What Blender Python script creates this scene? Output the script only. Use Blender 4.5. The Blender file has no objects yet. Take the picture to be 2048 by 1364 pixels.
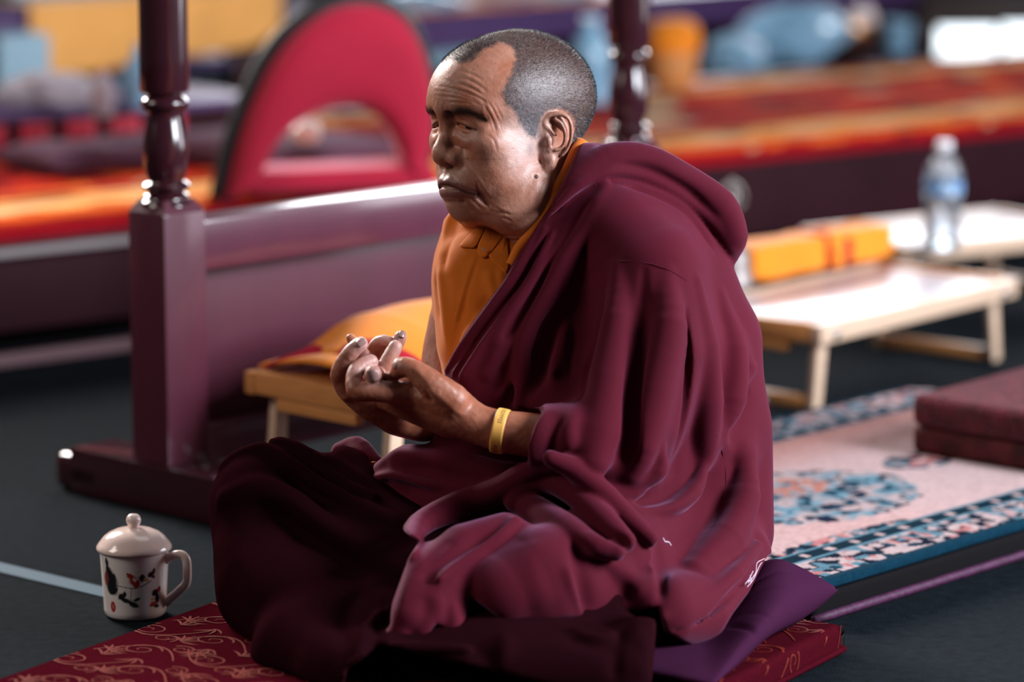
import bpy, bmesh, math, random
import numpy as np
from mathutils import Vector, Matrix

# ------------------------------------------------------------------ camera, world, lights, exposure
FPX = 6700.0            # focal length in pixels of the 2048 px wide frame
CAM_H = 1.112
PITCH = math.radians(10.17)
SP, CP = math.sin(PITCH), math.cos(PITCH)
scene = bpy.context.scene
COL = scene.collection

cam_data = bpy.data.cameras.new('camera')
cam = bpy.data.objects.new('camera', cam_data)
COL.objects.link(cam)
cam_data.sensor_width = 36.0
cam_data.lens = FPX * 36.0 / 2048.0
cam.location = (0, 0, CAM_H)
cam.rotation_euler = (math.radians(90) - PITCH, 0, 0)
cam_data.dof.use_dof = True
cam_data.dof.focus_distance = 4.17
cam_data.dof.aperture_fstop = 1.95
cam_data.clip_end = 60
scene.camera = cam

world = bpy.data.worlds.new('world')
scene.world = world
world.use_nodes = True
bg = world.node_tree.nodes['Background']
bg.inputs[0].default_value = (0.62, 0.70, 0.86, 1)
bg.inputs[1].default_value = 0.05

def area_light(name, loc, target, sx, sy, power, color, spread=180):
    l = bpy.data.lights.new(name, 'AREA')
    l.shape = 'RECTANGLE'; l.size = sx; l.size_y = sy
    l.energy = power; l.color = color; l.spread = math.radians(spread)
    o = bpy.data.objects.new(name, l)
    o.location = loc
    d = Vector(target) - Vector(loc)
    o.rotation_euler = d.to_track_quat('-Z', 'Y').to_euler()
    COL.objects.link(o)
    return o

# daylight through the room's windows, plus an added fill at left front
area_light('window_light_right', (3.3, 3.1, 1.95), (0.15, 4.1, 0.5), 1.3, 1.6, 335, (0.86, 0.92, 1.0))
area_light('window_light_left', (-2.7, 7.9, 2.7), (0.0, 4.2, 0.5), 1.4, 1.6, 62, (1.0, 0.93, 0.88), 62)
area_light('window_light_back', (1.3, 12.3, 1.9), (0.6, 5.5, 0.3), 4.6, 1.5, 330, (0.93, 0.95, 1.0))
area_light('window_light_right_rear', (3.9, 5.6, 1.15), (0.2, 4.9, 0.35), 1.8, 1.5, 75, (0.93, 0.93, 1.0))
area_light('fill_light_left_front', (-3.3, 3.4, 2.3), (0.0, 4.2, 0.5), 1.2, 1.4, 48, (1.0, 0.88, 0.78))  # added warm fill for his face, no real source on this side
area_light('skylight', (0.6, 5.6, 4.6), (0.3, 5.4, 0.0), 2.0, 2.0, 18, (0.95, 0.97, 1.0))

scene.view_settings.view_transform = 'Standard'
scene.view_settings.look = 'None'
scene.view_settings.gamma = 1.0
scene.view_settings.use_curve_mapping = False
scene.view_settings.exposure = 0.0

# ------------------------------------------------------------------ helpers
rng = np.random.default_rng(7)
random.seed(7)

def to_world(P):
    """camera-frame metres (right, down, depth) -> world"""
    P = np.asarray(P, float)
    X, Y, Z = P[..., 0], P[..., 1], P[..., 2]
    return np.stack([X, Z * CP - Y * SP, CAM_H - Z * SP - Y * CP], -1)

def ray_k(py):
    return SP + (py - 682.0) / FPX * CP

def ground(px, py, h=0.0):
    """world point at height h seen at (px, py)"""
    z = (CAM_H - h) / ray_k(py)
    return Vector(to_world(((px - 1024) / FPX * z, (py - 682) / FPX * z, z)))

def at_depth(px, py, z):
    return Vector(to_world(((px - 1024) / FPX * z, (py - 682) / FPX * z, z)))

def height_over(pt, py):
    """height of the point standing over ground point pt that appears at row py"""
    z = pt.y            # world y = Z*CP - Y*SP ; solve for the vertical line over pt
    k = (py - 682) / FPX
    Z = pt.y / (CP - k * SP)
    return CAM_H - Z * (SP + k * CP)

def link(o, parent=None):
    COL.objects.link(o)
    if parent is not None:
        o.parent = parent
        o.matrix_parent_inverse = Matrix.Identity(4)
    return o

def tag(o, label=None, cat=None, group=None, kind=None):
    if label: o['label'] = label
    if cat: o['category'] = cat
    if group: o['group'] = group
    if kind: o['kind'] = kind
    return o

def empty(name, loc=(0, 0, 0), rz=0.0, label=None, cat=None, group=None):
    o = bpy.data.objects.new(name, None)
    o.location = loc; o.rotation_euler = (0, 0, rz)
    o.empty_display_size = 0.05
    COL.objects.link(o)
    return tag(o, label, cat, group)

def mesh_obj(name, verts, faces, mat=None, parent=None, smooth=True, mats=None, fm=None):
    me = bpy.data.meshes.new(name)
    if isinstance(verts, np.ndarray): verts = verts.tolist()
    if isinstance(faces, np.ndarray): faces = faces.tolist()
    me.from_pydata(verts, [], faces)
    if mats:
        for m in mats: me.materials.append(m)
        if fm is not None: me.polygons.foreach_set('material_index', np.asarray(fm, np.int32))
    elif mat: me.materials.append(mat)
    me.polygons.foreach_set('use_smooth', [smooth] * len(me.polygons))
    me.update()
    return link(bpy.data.objects.new(name, me), parent)

def np_mesh(name, V, Q, mat=None, parent=None, smooth=True):
    """fast path: V (n,3) float, Q (m,4 or 3) int"""
    me = bpy.data.meshes.new(name)
    V = np.ascontiguousarray(V, np.float32); Q = np.ascontiguousarray(Q, np.int32)
    k = Q.shape[1]
    me.vertices.add(len(V)); me.vertices.foreach_set('co', V.ravel())
    me.loops.add(Q.size); me.loops.foreach_set('vertex_index', Q.ravel())
    me.polygons.add(len(Q))
    me.polygons.foreach_set('loop_start', np.arange(0, Q.size, k, dtype=np.int32))
    me.polygons.foreach_set('loop_total', np.full(len(Q), k, np.int32))
    me.update(calc_edges=True)
    me.validate()
    me.polygons.foreach_set('use_smooth', np.full(len(me.polygons), smooth))
    if mat: me.materials.append(mat)
    return link(bpy.data.objects.new(name, me), parent)

def paint(o, rgb, name='Col'):
    """per-vertex base colour (linear rgb, n x 3)"""
    me = o.data
    a = me.color_attributes.new(name, 'FLOAT_COLOR', 'POINT')
    c = np.ones((len(me.vertices), 4), np.float32)
    c[:, :3] = rgb
    a.data.foreach_set('color', c.ravel())

def coords(o):
    a = np.empty(len(o.data.vertices) * 3, np.float32)
    o.data.vertices.foreach_get('co', a)
    return a.reshape(-1, 3)

def from_bm(name, bm, mat=None, parent=None, smooth=True, angle=40):
    me = bpy.data.meshes.new(name)
    bmesh.ops.recalc_face_normals(bm, faces=bm.faces)
    bm.to_mesh(me); bm.free()
    if mat: me.materials.append(mat)
    me.polygons.foreach_set('use_smooth', [smooth] * len(me.polygons))
    if smooth:
        me.set_sharp_from_angle(angle=math.radians(angle))
    return link(bpy.data.objects.new(name, me), parent)

def add_box(bm, c, size, rot=None, bevel=0.0, seg=2):
    m = Matrix.Translation(Vector(c))
    if rot is not None: m = m @ rot.to_4x4()
    r = bmesh.ops.create_cube(bm, size=1.0, matrix=m @ Matrix.Diagonal((*size, 1)))
    if bevel > 0:
        es = list({e for v in r['verts'] for e in v.link_edges})
        bmesh.ops.bevel(bm, geom=es, offset=bevel, segments=seg, profile=0.6, affect='EDGES')

def box_obj(name, c, size, mat, parent=None, rot=None, bevel=0.003, seg=2):
    bm = bmesh.new(); add_box(bm, c, size, rot, bevel, seg)
    return from_bm(name, bm, mat, parent)

def lathe_vf(prof, n=40):
    V = []; Fc = []
    m = len(prof)
    for r, z in prof:
        for i in range(n):
            a = 2 * math.pi * i / n
            V.append((r * math.cos(a), r * math.sin(a), z))
    for j in range(m - 1):
        for i in range(n):
            k = (i + 1) % n
            Fc.append((j * n + i, j * n + k, (j + 1) * n + k, (j + 1) * n + i))
    if prof[0][0] > 1e-5: Fc.append(tuple(range(n - 1, -1, -1)))
    if prof[-1][0] > 1e-5: Fc.append(tuple((m - 1) * n + i for i in range(n)))
    return V, Fc

def lathe_obj(name, prof, mat, parent=None, n=40, loc=(0, 0, 0), angle=50):
    V, Fc = lathe_vf(prof, n)
    V = [(x + loc[0], y + loc[1], z + loc[2]) for x, y, z in V]
    o = mesh_obj(name, V, Fc, mat, parent)
    bm = bmesh.new(); bm.from_mesh(o.data)
    bmesh.ops.remove_doubles(bm, verts=bm.verts, dist=1e-6)
    bmesh.ops.recalc_face_normals(bm, faces=bm.faces)
    bm.to_mesh(o.data); bm.free()
    o.data.set_sharp_from_angle(angle=math.radians(angle))
    return o

def catmull(P, n=8):
    P = np.asarray(P, float)
    if len(P) < 3:
        t = np.linspace(0, 1, n * (len(P) - 1) + 1)[:, None]
        return P[0] + (P[-1] - P[0]) * t
    Q = np.vstack([2 * P[0] - P[1], P, 2 * P[-1] - P[-2]])
    out = []
    for i in range(1, len(Q) - 2):
        p0, p1, p2, p3 = Q[i - 1], Q[i], Q[i + 1], Q[i + 2]
        for t in np.arange(n) / n:
            out.append(0.5 * ((2 * p1) + (-p0 + p2) * t + (2 * p0 - 5 * p1 + 4 * p2 - p3) * t * t + (-p0 + 3 * p1 - 3 * p2 + p3) * t ** 3))
    out.append(P[-1])
    return np.array(out)

def tube_vf(path, radii, n=10, flat=1.0, up=(0, 0, 1)):
    path = np.asarray(path, float); m = len(path)
    radii = np.broadcast_to(np.asarray(radii, float), (m,))
    V = []; Fc = []
    T = np.gradient(path, axis=0); T /= np.linalg.norm(T, axis=1)[:, None] + 1e-12
    u = np.asarray(up, float)
    for i in range(m):
        a = np.cross(T[i], u); na = np.linalg.norm(a)
        if na < 1e-3: a = np.cross(T[i], (1, 0, 0)); na = np.linalg.norm(a)
        a /= na; b = np.cross(a, T[i])
        for k in range(n):
            th = 2 * math.pi * k / n
            V.append(path[i] + radii[i] * (a * math.cos(th) + b * math.sin(th) * flat))
    for i in range(m - 1):
        for k in range(n):
            l = (k + 1) % n
            Fc.append((i * n + k, i * n + l, (i + 1) * n + l, (i + 1) * n + k))
    Fc.append(tuple(range(n - 1, -1, -1))); Fc.append(tuple((m - 1) * n + k for k in range(n)))
    return [tuple(v) for v in V], Fc

def tube_obj(name, path, radii, mat, parent=None, n=10, flat=1.0, up=(0, 0, 1)):
    V, Fc = tube_vf(path, radii, n, flat, up)
    return mesh_obj(name, V, Fc, mat, parent)

def grid_vf(nu, nv, fn):
    U, Vv = np.meshgrid(np.linspace(0, 1, nu), np.linspace(0, 1, nv), indexing='ij')
    P = fn(U, Vv).reshape(-1, 3)
    i, j = np.meshgrid(np.arange(nu - 1), np.arange(nv - 1), indexing='ij')
    a = (i * nv + j).ravel()
    Q = np.stack([a, a + nv, a + nv + 1, a + 1], 1)
    return P, Q

def vnoise(P, scale, seed=0):
    """cheap smooth value noise, P (...,2 or 3), returns 0..1"""
    P = np.asarray(P, float) / scale
    I = np.floor(P).astype(np.int64); f = P - I; f = f * f * (3 - 2 * f)
    dim = P.shape[-1]
    def h(*ix):
        v = np.zeros(ix[0].shape, np.uint64) + np.uint64(seed * 7919 + 13)
        for k, c in enumerate(ix):
            v = (v ^ (c.astype(np.uint64) * np.uint64([73856093, 19349663, 83492791][k]))) * np.uint64(2654435761) & np.uint64(0xffffffff)
            v ^= v >> np.uint64(15)
        v = v * np.uint64(2246822519) & np.uint64(0xffffffff); v ^= v >> np.uint64(13)
        return (v & np.uint64(0xffffff)).astype(float) / 0xffffff
    out = 0
    for c in range(2 ** dim):
        w = 1.0; ix = []
        for k in range(dim):
            b = (c >> k) & 1
            w = w * (f[..., k] if b else 1 - f[..., k]); ix.append(I[..., k] + b)
        out = out + w * h(*ix)
    return out

def srgb(r, g, b):
    c = np.array([r, g, b], float) / 255
    return tuple(np.where(c <= 0.04045, c / 12.92, ((c + 0.055) / 1.055) ** 2.4))

# ------------------------------------------------------------------ materials
def material(name, color=(0.5, 0.5, 0.5), rough=0.5, spec=0.5, metal=0.0, attr=None, noise=None, bump=None, sheen=0.0,
             sheen_tint=(1, 1, 1), coat=0.0, trans=0.0, ior=1.45, sss=0.0, sss_col=None, emit=None, estr=0.0, weave=None, rough_noise=None, coat_rough=0.1):
    m = bpy.data.materials.new(name); m.use_nodes = True
    nt = m.node_tree; N = nt.nodes; L = nt.links
    b = N['Principled BSDF']
    b.inputs['Base Color'].default_value = (*color[:3], 1)
    b.inputs['Roughness'].default_value = rough
    b.inputs['Specular IOR Level'].default_value = spec
    b.inputs['Metallic'].default_value = metal
    b.inputs['Sheen Weight'].default_value = sheen
    b.inputs['Sheen Tint'].default_value = (*sheen_tint, 1)
    b.inputs['Sheen Roughness'].default_value = 0.45
    b.inputs['Coat Weight'].default_value = coat
    b.inputs['Coat Roughness'].default_value = coat_rough
    b.inputs['Transmission Weight'].default_value = trans
    b.inputs['IOR'].default_value = ior
    if sss > 0:
        b.inputs['Subsurface Weight'].default_value = sss
        b.inputs['Subsurface Radius'].default_value = sss_col or (0.9, 0.35, 0.2)
        b.inputs['Subsurface Scale'].default_value = 0.006
    if emit is not None:
        b.inputs['Emission Color'].default_value = (*emit, 1); b.inputs['Emission Strength'].default_value = estr
    tc = N.new('ShaderNodeTexCoord')
    col_out = None
    if attr:
        a = N.new('ShaderNodeAttribute'); a.attribute_name = attr; col_out = a.outputs['Color']
    if noise:                      # (scale, amount, detail[, stretch])
        nz = N.new('ShaderNodeTexNoise'); nz.inputs['Scale'].default_value = noise[0]; nz.inputs['Detail'].default_value = noise[2]
        if len(noise) > 3:
            mp = N.new('ShaderNodeMapping'); mp.inputs['Scale'].default_value = noise[3]
            L.new(tc.outputs['Object'], mp.inputs['Vector']); L.new(mp.outputs['Vector'], nz.inputs['Vector'])
        else:
            L.new(tc.outputs['Object'], nz.inputs['Vector'])
        mr = N.new('ShaderNodeMapRange'); mr.inputs['From Min'].default_value = 0.3; mr.inputs['From Max'].default_value = 0.7
        mr.inputs['To Min'].default_value = 1 - noise[1]; mr.inputs['To Max'].default_value = 1 + noise[1]
        L.new(nz.outputs['Fac'], mr.inputs['Value'])
        mx = N.new('ShaderNodeVectorMath'); mx.operation = 'SCALE'
        if col_out is not None: L.new(col_out, mx.inputs[0])
        else: mx.inputs[0].default_value = color[:3]
        L.new(mr.outputs['Result'], mx.inputs['Scale']); col_out = mx.outputs['Vector']
    if col_out is not None: L.new(col_out, b.inputs['Base Color'])
    if rough_noise:
        nz3 = N.new('ShaderNodeTexNoise'); nz3.inputs['Scale'].default_value = rough_noise[0]; nz3.inputs['Detail'].default_value = 3
        L.new(tc.outputs['Object'], nz3.inputs['Vector'])
        mr3 = N.new('ShaderNodeMapRange'); mr3.inputs['To Min'].default_value = rough - rough_noise[1]; mr3.inputs['To Max'].default_value = rough + rough_noise[1]
        L.new(nz3.outputs['Fac'], mr3.inputs['Value']); L.new(mr3.outputs['Result'], b.inputs['Roughness'])
    h_out = None
    if bump:                       # (scale, strength, distance)
        nb = N.new('ShaderNodeTexNoise'); nb.inputs['Scale'].default_value = bump[0]; nb.inputs['Detail'].default_value = 3
        L.new(tc.outputs['Object'], nb.inputs['Vector']); h_out = nb.outputs['Fac']
        bp = N.new('ShaderNodeBump'); bp.inputs['Strength'].default_value = bump[1]; bp.inputs['Distance'].default_value = bump[2]
        L.new(h_out, bp.inputs['Height']); L.new(bp.outputs['Normal'], b.inputs['Normal'])
    return m

M = {}
M['floor'] = material('carpet_navy', srgb(17, 23, 28), 0.95, 0.05, noise=(60, 0.35, 4), bump=(400, 0.5, 0.004))
M['wall'] = material('wall_dark', srgb(48, 40, 46), 0.9, 0.2, noise=(3, 0.15, 2))
M['plum'] = material('plum_paint', srgb(80, 30, 47), 0.5, 0.3, noise=(14, 0.10, 4, (1, 1, 0.25)), bump=(60, 0.06, 0.002), coat=0.32, coat_rough=0.14)
M['plum_gloss'] = material('plum_gloss_paint', srgb(52, 20, 29), 0.18, 0.55, coat=0.6, noise=(10, 0.08, 2))
M['plum_worn'] = material('plum_paint_polished', srgb(88, 40, 58), 0.3, 0.5, noise=(14, 0.10, 4, (1, 1, 0.25)), coat=0.9, coat_rough=0.12)
M['maroon_panel'] = material('maroon_panel', srgb(46, 17, 25), 0.7, 0.15, noise=(6, 0.15, 3))
M['purple_edge'] = material('purple_paint', srgb(84, 58, 104), 0.45, 0.4, noise=(8, 0.1, 2))
M['wood'] = material('bamboo', srgb(205, 140, 82), 0.42, 0.4, noise=(18, 0.12, 3, (8, 1, 8)), coat=0.15)
M['wood_pale'] = material('bamboo_pale', srgb(206, 176, 152), 0.38, 0.45, noise=(18, 0.08, 3, (1, 8, 8)), coat=0.2)
M['tabletop'] = material('laminate_white', srgb(180, 164, 170), 0.34, 0.5, noise=(5, 0.03, 2), coat=0.2)
M['metal'] = material('steel', (0.6, 0.6, 0.62), 0.28, metal=1.0)
M['orange'] = material('orange_cloth', srgb(240, 140, 36), 0.85, 0.2, noise=(9, 0.08, 3), bump=(500, 0.15, 0.001), sheen=0.2)
M['yellow'] = material('yellow_cloth', srgb(250, 178, 98), 0.85, 0.2, noise=(6, 0.1, 3), sheen=0.15)
M['crimson'] = material('crimson_cloth', srgb(170, 24, 52), 0.8, 0.25, noise=(7, 0.08, 3), bump=(300, 0.15, 0.001), sheen=0.35, sheen_tint=(1, 0.6, 0.7))
M['red'] = material('red_cloth', srgb(150, 20, 40), 0.85, 0.2)
M['black'] = material('black_trim', srgb(22, 20, 22), 0.5, 0.4)
M['col_cloth'] = material('woven_carpet', attr='Col', rough=1.0, spec=0.02, noise=(120, 0.18, 3), bump=(300, 0.35, 0.003))
M['col_print'] = material('printed_porcelain', attr='Col', rough=0.16, spec=0.55, coat=0.4, coat_rough=0.05)
M['porcelain'] = material('porcelain', srgb(238, 214, 206), 0.14, 0.55, coat=0.5, coat_rough=0.04)
M['mauve'] = material('mauve_cloth', srgb(92, 62, 78), 0.9, 0.15, noise=(6, 0.12, 3))
M['dark'] = material('dark_cloth', srgb(17, 15, 18), 0.9, 0.08)
M['paleblue'] = material('pale_blue_card', srgb(150, 180, 196), 0.6, 0.3, noise=(5, 0.06, 2))
M['white_cloth'] = material('white_cloth', srgb(176, 166, 174), 0.9, 0.15, noise=(9, 0.08, 2))
M['plastic_blue'] = material('blue_plastic_wrap', srgb(128, 172, 200), 0.22, 0.6, noise=(14, 0.25, 3), coat=0.4)
M['brass'] = material('brass', srgb(200, 150, 96), 0.28, metal=1.0)
M['silver'] = material('old_silver', srgb(120, 112, 110), 0.42, metal=0.85, noise=(40, 0.2, 3))
M['clear'] = material('clear_plastic', (0.93, 0.97, 1.0), 0.05, 0.5, trans=0.92, ior=1.33)
M['bottle_label'] = material('bottle_label', attr='Col', rough=0.35, spec=0.4)
M['white_plastic'] = material('white_plastic', srgb(226, 226, 232), 0.35, 0.5)
# ------------------------------------------------------------------ setting
def lerp_cols(stops, t):
    t = np.clip(t, 0, 1); xs = [s[0] for s in stops]
    return np.stack([np.interp(t, xs, [s[1][k] for s in stops]) for k in range(3)], -1)

bm = bmesh.new(); add_box(bm, (0.5, 6.2, -0.05), (11, 13.0, 0.1))
fl = from_bm('floor', bm, M['floor'], smooth=False); tag(fl, 'dark blue-grey carpeted floor', kind='structure')

bm = bmesh.new(); add_box(bm, (0.5, 12.6, 1.5), (11, 0.12, 3.2))
wb = from_bm('wall_back', bm, M['wall'], smooth=False); tag(wb, 'dark wall behind the platform', kind='structure')

# frame of the seating rail (directions on the floor)
p1 = at_depth(338, 357, 4.94); p2 = at_depth(1249, 244, 5.67)
E1 = Vector((p2.x - p1.x, p2.y - p1.y, 0)).normalized()
E2 = Vector((-E1.y, E1.x, 0))
RZ = math.atan2(E1.y, E1.x)
ROT = Matrix.Rotation(RZ, 3, 'Z')

# tape strip on the floor, far left of the mug
A = ground(-40, 1127, 0); B = ground(232, 1192, 0)
w = 0.010
d = (B - A).normalized(); nrm = Vector((-d.y, d.x, 0))
bm = bmesh.new()
add_box(bm, (A + B) / 2 + Vector((0, 0, 0.001)), ((B - A).length, 2 * w + 0.016, 0.0016), Matrix.Rotation(math.atan2(d.y, d.x), 3, 'Z'))
M['tape'] = material('blue_tape', srgb(58, 84, 100), 0.7, 0.3)
o = from_bm('floor_tape', bm, M['tape'], smooth=False)
tag(o, 'pale blue tape strip stuck on the dark carpet beside the mug', 'tape')

# ------------------------------------------------------------------ carpeted platform behind the rail
PH = 0.26
pa = ground(150, 432, PH); pb = ground(1900, 252, PH)
D1 = Vector((pb.x - pa.x, pb.y - pa.y, 0)).normalized(); D2 = Vector((-D1.y, D1.x, 0))
DR = math.atan2(D1.y, D1.x); DROT = Matrix.Rotation(DR, 3, 'Z')
pf = ground(1900, 128, PH)
pdepth = (pf - pa).dot(D2)
plat = empty('seating_platform', (pa.x, pa.y, 0), DR, 'long maroon seating platform under the patterned red carpet runner', 'platform')
x0, x1 = -1.6, 4.6
box_obj('front_panel', ((x0 + x1) / 2, 0.03, (0.06 + PH - 0.03) / 2), (x1 - x0, 0.03, PH - 0.09), M['maroon_panel'], plat, bevel=0.004)
box_obj('top_board', ((x0 + x1) / 2, pdepth / 2 + 0.1, PH - 0.025), (x1 - x0, pdepth + 0.2, 0.03), M['plum'], plat)
box_obj('plinth', ((x0 + x1) / 2, pdepth / 2 + 0.12, 0.03), (x1 - x0, pdepth, 0.06), M['dark'], plat)
for xs in (x0 + 0.4, 0.35, 1.55, 2.75, 3.95):
    box_obj('stile', (xs, 0.01, 0.14), (0.05, 0.02, 0.18), M['maroon_panel'], plat, bevel=0.003)
o = box_obj('kick_strip', ((x0 + 0.7) / 2 + 0.0, -0.012, 0.014), (0.7 - x0, 0.03, 0.02), material('pale_kick_strip', srgb(120, 92, 98), 0.5, 0.3), plat)
o = box_obj('nosing', ((x0 + 0.9) / 2, -0.006, PH - 0.052), (0.9 - x0, 0.03, 0.013), material('pale_nosing', srgb(140, 130, 130), 0.6, 0.3), plat)

# carpet on it (rounded front lip)
CL, CW = x1 - x0 - 0.1, pdepth - 0.02
def carpet_fn(U, Vv):
    x = x0 + 0.05 + U * CL
    s = Vv * (CW + 0.07) - 0.07                 # <0: hangs over the front edge
    y = np.where(s < 0, -0.012, s - 0.012)
    z = np.where(s < 0, PH + 0.012 + s * 0.62, PH + 0.012)
    r = np.clip(1 - np.abs(s) / 0.03, 0, 1)
    z = z - r * r * 0.008 + 0.004 * (vnoise(np.stack([x * 1.0, s], -1), 0.16, 3) - 0.5)
    return np.stack([x, y, z], -1)
V, Q = grid_vf(420, 90, carpet_fn)
car = np_mesh('platform_carpet', V, Q, M['col_cloth'])
car.location = (pa.x, pa.y, 0); car.rotation_euler = (0, 0, DR)
s = V[:, 1] + 0.012; hang = V[:, 2] < PH - 0.004
s = np.where(hang, (V[:, 2] - PH - 0.012) / 0.62, s)
P2 = np.stack([V[:, 0], s], -1)
red = np.array(srgb(182, 44, 30)); dkred = np.array(srgb(112, 20, 26)); gold = np.array(srgb(236, 158, 84)); cream = np.array(srgb(220, 180, 140)); navy = np.array(srgb(40, 34, 44)); orange = np.array(srgb(214, 92, 36))
n1 = vnoise(P2 * [0.55, 1], 0.07, 1); n2 = vnoise(P2 * [0.7, 1], 0.045, 2); n3 = vnoise(P2, 0.12, 5)
c = red + (dkred - red) * np.clip((n1 - 0.45) * 4, 0, 1)[:, None]
c = np.where((n2 > 0.74)[:, None], orange, c); c = np.where((n2 < 0.16)[:, None], navy, c); c = np.where((n3 > 0.84)[:, None], cream * 0.7, c)
def band(a, b): return ((s > a) & (s < b))[:, None]
bn = vnoise(P2 * [0.6, 1.4], 0.05, 9)[:, None]
for a, b in ((0.03, 0.20), (CW - 0.17, CW - 0.05)):
    c = np.where(band(a, b), gold + (cream - gold) * np.clip(bn * 2 - 0.8, 0, 1) + (navy * 0.6 - gold) * np.clip(bn * -5 + 1.4, 0, 0.9), c)
c = np.where(band(0.0, 0.03), orange, c); c = np.where(band(-0.1, 0.0), np.array(srgb(140, 18, 28)), c)
c = np.where(band(0.20, 0.235), np.array(srgb(120, 40, 30)), c)
paint(car, c)
tag(car, 'red carpet runner with gold border lying along the maroon platform', 'carpet')

# low window in the back wall, seen far right
win = empty('window_1', tuple(ground(1985, 60, 0.1).xy) + (0.0,), 0); win['kind'] = 'structure'; win['label'] = 'low bright window at the far right'
M['window_lit'] = material('bright_glass', (0.85, 0.92, 1), 0.2, emit=(0.86, 0.95, 1.0), estr=2.4)
wl = win.location
za = (at_depth(1880, 112, 10.2)); 
wy = 10.1
def wpt(px, py):           # on the vertical plane y = wy
    k = (py - 682) / FPX; Z = wy / (CP - k * SP)
    return Vector(((px - 1024) / FPX * Z, wy, CAM_H - Z * (SP + k * CP)))
win.location = (0, wy, 0)
for (xa, xb, ya, yb) in ((1876, 1992, 56, 112), (2003, 2120, 50, 108)):
    a = wpt(xa, yb); b = wpt(xb, ya)
    bm = bmesh.new(); add_box(bm, ((a.x + b.x) / 2, 0, (a.z + b.z) / 2), (b.x - a.x, 0.012, b.z - a.z), None, 0.002)
    from_bm('pane', bm, M['window_lit'], win)
a = wpt(1864, 118); b = wpt(2130, 40)
M['wframe'] = material('window_wood', srgb(60, 40, 32), 0.5)
for (cx, cz, sx, sz) in (((a.x + b.x) / 2, a.z - 0.015, b.x - a.x + 0.06, 0.03), ((a.x + b.x) / 2, b.z + 0.03, b.x - a.x + 0.06, 0.06), (a.x - 0.012, (a.z + b.z) / 2, 0.03, b.z - a.z), ((wpt(1997, 80)).x, (a.z + b.z) / 2, 0.014, b.z - a.z), (b.x + 0.01, (a.z + b.z) / 2, 0.03, b.z - a.z)):
    box_obj('frame', (cx, 0.0, cz), (sx, 0.05, sz), M['wframe'], win)
for cx in (a.x + 0.02, b.x - 0.02):
    box_obj('frame', (cx, 0.02, (a.z - 0.03) / 2), (0.05, 0.04, a.z - 0.03), M['wframe'], win)
# dark wall the window sits in
bm = bmesh.new(); add_box(bm, (wpt(1990, 80).x + 0.2, wy + 0.1, 0.45), (1.6, 0.06, 0.9))
tag(from_bm('wall_far_right', bm, M['wall'], smooth=False), 'dark low wall behind the far right window', kind='structure')

# ------------------------------------------------------------------ long purple table behind, with yellow cloth
TH = 0.47
ta = ground(60, 18, TH); tb = ground(1300, -62, TH)
tdir = Vector((tb.x - ta.x, tb.y - ta.y, 0)).normalized(); TR = math.atan2(tdir.y, tdir.x)
tab = empty('altar_table', (ta.x, ta.y, 0), TR, 'purple table behind the platform, under the hanging yellow cloth', 'table')
TL = 1.08
box_obj('table_top', (TL / 2 - 0.3, 0.3, TH - 0.02), (TL, 0.62, 0.04), M['purple_edge'], tab)
box_obj('apron', (TL / 2 - 0.3, 0.02, TH - 0.075), (TL - 0.04, 0.03, 0.07), M['purple_edge'], tab)
for lx in (-0.22, TL - 0.4):
    box_obj('leg', (lx, 0.05, (TH - 0.11) / 2), (0.06, 0.06, TH - 0.11), M['plum_gloss'], tab)
    box_obj('leg', (lx, 0.55, (TH - 0.04) / 2), (0.06, 0.06, TH - 0.04), M['plum_gloss'], tab)
box_obj('back_panel', (TL / 2 - 0.3, 0.58, (TH - 0.04) / 2), (TL - 0.1, 0.02, TH - 0.06), M['dark'], tab)
box_obj('shelf', (TL / 2 - 0.3, 0.3, 0.3), (TL - 0.1, 0.5, 0.02), M['purple_edge'], tab)

def tabpt(x, y, z): 
    p = Matrix.Rotation(TR, 3, 'Z') @ Vector((x, y, z)); return p + Vector((ta.x, ta.y, 0))
# yellow cloth over the front edge
cx0, cx1 = -0.02, 0.76
def cloth_fn(U, Vv):
    x = cx0 + U * (cx1 - cx0)
    drop = 0.16 + 0.015 * np.sin(U * 9) - np.clip(U - 0.62, 0, 1) * 0.16
    s = Vv * (0.35 + drop) - drop
    y = np.where(s < 0, -0.026 - 0.010 * np.sin(x * 31) * np.clip(-s * 8, 0, 1), s - 0.026)
    z = np.where(s < 0, TH + 0.009 + s, TH + 0.009)
    return np.stack([x, y, z], -1)
V, Q = grid_vf(90, 40, cloth_fn)
o = np_mesh('table_cloth', V, Q, M['yellow']); o.location = (ta.x, ta.y, 0); o.rotation_euler = (0, 0, TR)
sm = o.modifiers.new('solid', 'SOLIDIFY'); sm.thickness = 0.004; sm.offset = 1
tag(o, 'yellow cloth hanging over the left front edge of the purple table', 'cloth')

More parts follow.
